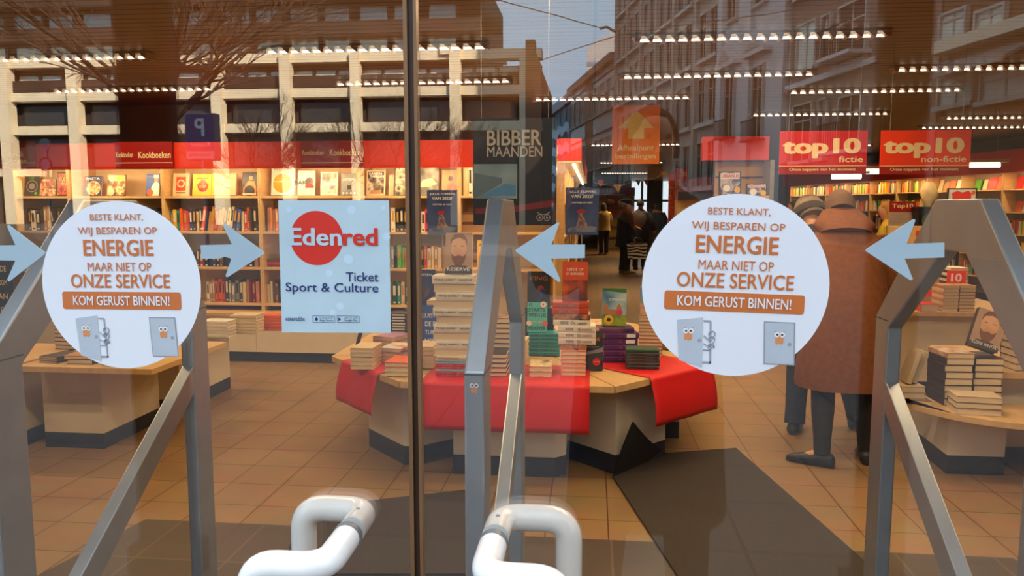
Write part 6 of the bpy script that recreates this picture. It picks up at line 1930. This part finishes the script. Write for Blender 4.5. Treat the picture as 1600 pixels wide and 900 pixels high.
# ---- the long street front on the right of the mirror image
AS = math.radians(11.9); LS = 16.0
ru = Vector((math.cos(AS), math.sin(AS))); uu = Vector((-math.sin(AS), math.cos(AS)))
THS = math.atan2(-math.cos(AS), -math.sin(AS))
ORI = Vector((ru.x * LS, 2 * D - ru.y * LS, 0))
def FS(px, py, L=LS):
    d = ray(px, py); q = L / (d.x * ru.x + d.y * ru.y); P = CAMP + d * q
    return P.x * uu.x + P.y * uu.y, P.z
def house(name, label):
    return thing(name, label, 'building', ORI, THS)
_wm = {}
def window(parent, s, z, w, h, wall_y=0.0, gl=None, fr=None, name='window'):
    gl = gl or m_wind; fr = fr or m_wframe
    key = (round(w, 2), round(h, 2), gl.name, fr.name)
    if key not in _wm:
        mb = MB(); mb.box(-w / 2, w / 2, -.01, .06, 0, h, 0)
        e = .08
        mb.box(-w / 2 - e, -w / 2, -.12, .05, -.05, h + e, 1); mb.box(w / 2, w / 2 + e, -.12, .05, -.05, h + e, 1); mb.box(-w / 2, w / 2, -.12, .05, h, h + e, 1); mb.box(-w / 2 - .15, w / 2 + .15, -.22, .05, -.16, -.02, 1)
        mb.box(-.03, .03, -.05, .0, 0, h, 1); mb.box(-w / 2, w / 2, -.05, .0, h * .7, h * .7 + .06, 1)
        _wm[key] = mb.mesh('window', [gl, fr])
    o = bpy.data.objects.new(name, _wm[key]); COL.objects.link(o); o.parent = parent
    o.location = (s, wall_y - .04, z)
    return o
m_facB = mat('facade_grey_stone', (192, 176, 164), .85, var=.05, scale=.4)
m_facA = mat('facade_white_stucco', (216, 208, 204), .85, var=.04, scale=.4)
m_facC = mat('facade_rose', (150, 124, 110), .85, var=.05, scale=.4)
m_facD = mat('facade_sand', (124, 94, 64), .85, var=.06, scale=.4)
m_glassw = mat('brown_window', (58, 44, 34), .5, var=.15, scale=1)
tB = house('stone_building', 'grey stone block with many paired windows, mirrored above the orange sign')
mb = MB(); mb.box(42.2, 67.2, 0, 14, 0, 31); mb.build('wall', m_facB, tB)
for s0 in (44.9, 49.15, 53.2, 57.3, 61.5, 65.4):
    for z in (2.75, 6.45, 10.15, 13.85, 17.55, 21.25):
        for ds in (0, -1.75):
            window(tB, s0 + ds, z, 1.12, 2.5, gl=m_glassw)
    mb = MB(); mb.box(s0 + .95, s0 + 1.35, -.25, .0, 0, 30); mb.build('pilaster', m_facB, tB)
    for z in (2.75, 6.45, 10.15, 13.85, 17.55):
        mb = MB(); mb.box(s0 - 2.5, s0 + .75, -.35, 0, z - .30, z - .17); mb.build('sill', m_facA, tB)
mb = MB(); mb.box(42.2, 67.2, -.5, 0, 30.2, 31); mb.build('cornice', m_facA, tB)
tA = house('stucco_house', 'white stucco house with pediments over tall windows, mirrored right of the orange sign')
mb = MB(); mb.box(33.8, 42.1, -.1, 14, 0, 22); mb.build('wall', m_facA, tA)
for px, y0, y1 in ((1146, 122, 215), (1191, 104, 218)):
    s, z1 = FS(px, y0); _, z0 = FS(px, y1)
    window(tA, s, z0, 1.15, z1 - z0, wall_y=-.1, gl=m_glassw)
    window(tA, s, z1 + 3.0, 1.15, z1 - z0 - .6, wall_y=-.1, gl=m_glassw)
    mb = MB(); mb.prism([(s - 1.3, z1 + .55), (s + 1.3, z1 + .55), (s + 1.3, z1 + .75), (s, z1 + 1.75), (s - 1.3, z1 + .75)], -.55, -.1, 'Y'); mb.build('pediment', m_facA, tA)
    mb = MB(); mb.prism([(s - .85, z1 + .82), (s + .85, z1 + .82), (s, z1 + 1.45)], -.58, -.55, 'Y'); mb.build('tympanum', m_facB, tA)
    mb = MB()
    for q in range(9):
        mb.box(s - .75 + q * .18, s - .72 + q * .18, -.7, -.67, z0, z0 + .9)
    mb.box(s - .8, s + .8, -.72, -.65, z0 + .88, z0 + .94); mb.box(s - .8, s + .8, -.75, -.1, z0 - .08, z0); mb.build('balcony_rail', m_dkwall, tA)
for s in (34.1, 37.9, 41.7):
    mb = MB(); mb.box(s - .3, s + .3, -.32, -.1, 0, 20); mb.build('pilaster', m_facA, tA)
mb = MB(); mb.box(33.8, 42.1, -.7, -.1, 14.9, 15.6); mb.build('cornice', m_facB, tA)
tC = house('rose_house', 'rose-grey house with a balcony, mirrored left of the right dark pillar')
mb = MB(); mb.box(23.4, 33.7, 0, 14, 0, 19); mb.build('wall', m_facC, tC)
for px0, px1, y0, y1 in ((1229, 1238, 54, 116), (1250, 1276, 38, 106), (1288, 1298, 26, 94), (1228, 1238, 178, 250), (1243, 1275, 164, 250), (1283, 1297, 156, 245), (1250, 1276, -80, -10), (1229, 1238, -60, 0), (1315, 1354, 6, 95), (1315, 1352, 150, 240)):
    s1, za = FS(px0, (y0 + y1) / 2); s0, _ = FS(px1, 100); pm = (px0 + px1) / 2
    _, zt = FS(pm, y0); _, zb = FS(pm, y1)
    window(tC, (s0 + s1) / 2, zb, s1 - s0, zt - zb, gl=m_winb if 1250 <= px0 < 1251 and y0 > 0 else m_glassw)
for yy in (92, 236):
    s1, zb = FS(1308, yy); s0, _ = FS(1362, yy)
    mb = MB(); mb.box(s0, s1, -.9, 0, zb - .22, zb - .08); mb.build('balcony_slab', m_facA, tC)
    mb = MB()
    n = 14
    for q in range(n + 1):
        x = s0 + (s1 - s0) * q / n; mb.box(x - .015, x + .015, -.88, -.85, zb - .08, zb + .95)
    mb.box(s0, s1, -.9, -.84, zb + .93, zb + .98); mb.build('balcony_rail', m_dkwall, tC)
s, z = FS(1300, 118); mb = MB(); mb.box(23.4, 33.7, -.25, 0, z - .1, z + .12); mb.build('string_course', m_facA, tC)
tD = house('sand_house', 'sand-coloured house with awnings, mirrored at the right photo edge')
mb = MB(); mb.box(9.0, 23.3, 0, 14, 0, 15); mb.build('wall', m_facD, tD)
for px0, px1, y0, y1 in ((1475, 1512, 20, 58), (1530, 1572, 15, 52), (1478, 1530, 118, 160), (1545, 1620, 110, 150)):
    s1, _ = FS(px0, 50); s0, _ = FS(px1, 50); pm = (px0 + px1) / 2; _, zt = FS(pm, y0); _, zb = FS(pm, y1)
    window(tD, (s0 + s1) / 2, zb, s1 - s0, zt - zb, gl=m_winb)
s1, za = FS(1475, 80); s0, _ = FS(1640, 80)
mb = MB(); mb.box(s0, s1, -.5, 0, za - .15, za + .2); mb.build('cornice', m_conc, tD)
mb = MB(); mb.prism([(-1.4, za - 1.0), (0, za - .3), (0, za - .4), (-1.4, za - 1.1)], s0, s1, 'X'); mb.build('awning', m_grey, tD)
# lower white row, zigzag front and the round-roofed block behind
tF = house('white_row', 'white banded row house further down the street, mirrored left of the orange sign')
s1, zt = FS(893, 176); s0 = 67.3
mb = MB(); mb.box(s0, 89, 0, 12, 0, 14.2); mb.build('wall', mat('facade_white_band', (226, 226, 222), .85, var=.03, scale=.4), tF)
for z in (1.6, 3.3, 5.0, 6.7, 8.4, 10.1, 11.8, 13.5):
    mb = MB(); mb.box(s0, 89, -.06, 0, z, z + .16); mb.build('dark_line', m_dkwall, tF)
for q in range(8):
    for z in (5.2, 10.3):
        window(tF, s0 + 2.0 + q * 2.7, z, 1.5, 2.6, gl=m_wind)
mb = MB(); mb.box(76.5, 80, -.1, 0, 0, 14.2); mb.build('brown_strip', m_facD, tF)
mb = MB(); mb.box(s0, 89, -.5, 12, 14.2, 14.9); mb.build('roof', m_facC, tF)
tG = house('zigzag_building', 'dark building with pale zigzag bands, mirrored right of the dark hanging poster')
m_zig = mat('zigzag_pale', (186, 206, 224), .6, var=.04)
mb = MB(); mb.box(89.3, 122, 0, 12, 0, 13.4); mb.build('wall', mat('zigzag_dark', (32, 34, 46), .5, var=.1), tG)
for k_, z in enumerate((.8, 3.1, 5.4, 7.7, 10.0)):
    pts_t, pts_b = [], []
    n = 14
    for q in range(n + 1):
        s = 89.3 + (122 - 89.3) * q / n
        o_ = .45 if q % 2 else -.1
        pts_t.append((s, z + 1.1 + o_)); pts_b.append((s, z + o_ * 1.0))
    mb = MB()
    for q in range(n):
        mb.prism([pts_b[q], pts_b[q + 1], pts_t[q + 1], pts_t[q]], -.15, 0, 'Y')
    mb.build('zigzag_band', m_zig, tG)
for q in range(7):
    s = 92 + q * 4.4
    mb = MB(); mb.box(s, s + .12, -.1, 0, 0, 13.4); mb.build('mullion', m_grey, tG)
mb = MB(); mb.box(89.3, 122, -.4, 12, 13.4, 14.5); mb.build('roof', mat('zinc_roof', (150, 154, 164), .6), tG)
# round-roofed grey block
YE = 120.0
a_ = PY(916, 160, YE); b_ = PY(980, 20, YE)
t = thing('round_roofed_block', 'grey block with a curved roof and round windows, mirrored behind the street front', 'building', (a_.x, 2 * D - YE, 0))
hh = lambda y: PY(930, y, YE).z
xx = lambda x: PY(x, 100, YE).x - a_.x
mb = MB(); mb.prism([(0, 0), (xx(990), 0), (xx(990), hh(40)), (xx(963), hh(50)), (xx(945), hh(56)), (xx(930), hh(64)), (xx(919), hh(73)), (0, hh(80))], -14, 0, 'Y'); mb.build('wall', mat('facade_grey_panel', (168, 164, 166), .8, var=.04, scale=.2), t)
mb = MB(); mb.box(0, xx(990), -.2, .1, hh(103), hh(97)); mb.build('blue_band', mat('band_slate', (104, 118, 142), .6), t)
for px, py in ((921, 128), (938, 117), (949, 110), (962, 104)):
    c0 = (xx(px), hh(py)); r = .75
    mb = MB(); mb.prism([(c0[0] + r * .55 * math.cos(a), c0[1] + r * math.sin(a)) for a in [2 * math.pi * q / 18 for q in range(18)]], 0, .12, 'Y'); mb.build('round_window', m_wind, t)
    mb = MB(); mb.prism([(c0[0] + .15 + r * .45 * math.cos(a), c0[1] + r * .9 * math.sin(a)) for a in [2 * math.pi * q / 18 for q in range(18)]], .12, .2, 'Y'); mb.build('window_rim', m_wframe, t)

# ---- pillars of the arcade by the kerb
m_pil = mat('pillar_dark_stone', (44, 38, 34), .9, var=.08)
for px0, px1, lb in ((172, 256, 'dark stone pillar mirrored as a brown strip in the left glass'), (1378, 1463, 'dark stone pillar mirrored as a brown strip in the right glass')):
    Yp_ = 2.9
    a_ = PY(px0, 60, Yp_); b_ = PY(px1, 60, Yp_); w = b_.x - a_.x
    t = thing('pillar', lb, 'pillar', ((a_.x + b_.x) / 2, 2 * D - Yp_, 0), 0, None)
    mb = MB(); mb.box(-w / 2, w / 2, -w * .38, 0, .14, 6.5); mb.build('shaft', m_pil, t, bevel=.02)
    mb = MB(); mb.box(-w / 2 - .03, w / 2 + .03, -w * .38 - .03, .03, 0, .14); mb.build('base', m_pil, t)
    mb = MB(); mb.box(-w / 2 - .06, w / 2 + .06, -w * .38 - .06, .06, 6.5, 6.8); mb.build('capital', m_pil, t)
# ---- parking sign
YS_ = 18.0
a_ = PY(287, 177, YS_); b_ = PY(337, 250, YS_)
w, h = b_.x - a_.x, a_.z - b_.z
t = thing('parking_sign', 'purple parking sign with white P on a post, mirrored over the red fascia', 'sign', ((a_.x + b_.x) / 2, 2 * D - YS_, 0), math.pi)
m_pur = mat('sign_purple', (82, 72, 132), .5, var=.03)
mb = MB(); mb.box(-w / 2, w / 2, 0, .30, b_.z, a_.z); mb.build('box', mat('sign_box', (130, 134, 146), .5), t, bevel=.02)
mb = MB(); mb.box(-w / 2 + .03, w / 2 - .03, -.01, 0, b_.z + h * .2, a_.z - .03); mb.build('face', m_pur, t)
mb = MB(); mb.box(-w / 2 + .03, w / 2 - .03, -.01, 0, b_.z + .03, b_.z + h * .19); mb.build('lower_panel', mat('sign_pink_white', (214, 196, 206), .5), t)
text(t, 'P', 0, b_.z + h * .70, w * .34, h * .38, -.012, m_white, .05)
text(t, 'Kouter', 0, b_.z + h * .34, w * .66, h * .10, -.012, m_white, .01)
text(t, 'interparking', .02, b_.z + h * .11, w * .7, h * .085, -.012, m_redd, .01)
mb = MB(); mb.tube([(0, .15, 0), (0, .15, b_.z)], .05, 10); mb.build('post', m_grey, t)
# ---- round road sign low left
YQ = 15.0
c0 = PY(69, 226, YQ); c1 = PY(71, 257, YQ); r = 10 / F_PX * YQ
t = thing('road_sign', 'post with two round road signs, mirrored at the left over the red fascia', 'sign', (c0.x, 2 * D - YQ, 0), math.pi)
mb = MB(); mb.tube([(0, .05, 0), (0, .05, c0.z + r)], .03, 8); mb.build('post', m_grey, t)
mb = MB(); mb.disc(0, c0.z, r, -.01, 28, 0, th=.02); mb.build('grey_disc', mat('sign_grey', (136, 138, 146), .5), t)
text(t, 'LPG', 0, c0.z, r * 1.1, r * .55, -.012, m_ink_d, .03)
mb = MB(); mb.disc(0, c1.z, r * 1.15, -.01, 28, 0, th=.02); mb.disc(0, c1.z, r * .85, -.014, 28, 1); mb.build('red_rimmed_disc', [m_redd, mat('sign_rose', (190, 150, 160), .5)], t, fix=False)
# ---- bare trees
m_bark = mat('bark', (58, 44, 36), .95, var=.15, scale=8)
def bare_tree(px, Yv, H, label, seed, spread=.55, levels=5, lean=0.0, r0=.16, fork=.35):
    rnd = random.Random(seed)
    b = PZ(px, 700, 0); b = PY(px, 330, Yv)
    t = thing('bare_tree', label, 'tree', (b.x, 2 * D - Yv, 0), 0, None)
    trunk, tw = MB(), MB()
    top = Vector((lean * H * fork, 0, H * fork))
    trunk.tube([(0, 0, 0), (top.x * .4, 0, top.z * .5), top], [r0 * 1.15, r0 * .95, r0 * .75], 8)
    trunk.build('trunk', m_bark, t, smooth=True)
    def grow(p, d, L, r, lev):
        q1 = p + d * L * .5 + Vector((rnd.uniform(-1, 1), rnd.uniform(-1, 1), rnd.uniform(-.3, .6))) * L * .06
        q2 = p + d * L + Vector((rnd.uniform(-1, 1), rnd.uniform(-1, 1), rnd.uniform(-.2, .8))) * L * .10
        tw.tube([p, q1, q2], [r, r * .8, r * .6], 4 if lev > 1 else 6, cap=False)
        if lev >= levels:
            return
        n = 3 if lev < 3 else rnd.choice((2, 3, 3))
        for i in range(n):
            f = rnd.uniform(.45, 1.0)
            pp = p + (q2 - p) * f
            nd = (d + Vector((rnd.uniform(-1, 1), rnd.uniform(-1, 1), rnd.uniform(-.55, .8))) * spread).normalized()
            grow(pp, nd, L * rnd.uniform(.6, .82), r * .58, lev + 1)
        grow(q2, (d + Vector((rnd.uniform(-1, 1), rnd.uniform(-1, 1), rnd.uniform(-.3, .6))) * spread * .5).normalized(), L * .75, r * .6, lev + 1)
    for i in range(6):
        a = i * 1.05 + rnd.uniform(-.3, .3)
        d = Vector((math.cos(a) * .9, math.sin(a) * .9, rnd.uniform(.45, 1.3))).normalized()
        grow(top - Vector((0, 0, rnd.uniform(0, H * .05))), d, H * .26, r0 * .5, 1)
    tw.build('branches', m_bark, t, fix=False)
    return t
bare_tree(258, 20, 10.5, 'bare tree mirrored beside the left dark pillar, boughs spread to both sides', 3, .62, 5, 0, .17, .36)
bare_tree(395, 44, 9.0, 'small bare tree mirrored above the square sticker', 5, .5, 5, 0, .12, .25)
bare_tree(520, 48, 8.5, 'small bare tree mirrored left of the door seam', 8, .45, 5, 0, .10, .22)
bare_tree(600, 50, 11.0, 'slender bare tree mirrored just left of the seam', 11, .42, 5, 0, .10, .22)
bare_tree(690, 50, 8.5, 'small bare tree mirrored right of the door seam', 14, .45, 5, 0, .10, .22)
# ---- overhead wires
def wire(pts, label, Yv, r=.016):
    P = [MIR(PY(x, y, Yv)) for x, y in pts]
    c0 = P[len(P) // 2]
    mb = MB(); mb.tube([p - c0 for p in P], r, 5)
    o = mb.build('overhead_wire', m_dkwall, loc=c0); return tag(o, label, 'wire')
wire([(760, -6), (800, 6), (870, 24), (900, 33), (937, 43)], 'overhead tram wire mirrored in the upper sky', 20, .014)
wire([(845, 94), (900, 76), (960, 57), (1060, 40), (1200, 22), (1330, 0)], 'overhead tram wire mirrored rising to the right', 20, .012)
wire([(937, 45), (948, 42), (962, 50)], 'short curved bracket on the mirrored tram wire', 20, .035)
print('BUILD DONE', len(bpy.data.objects))
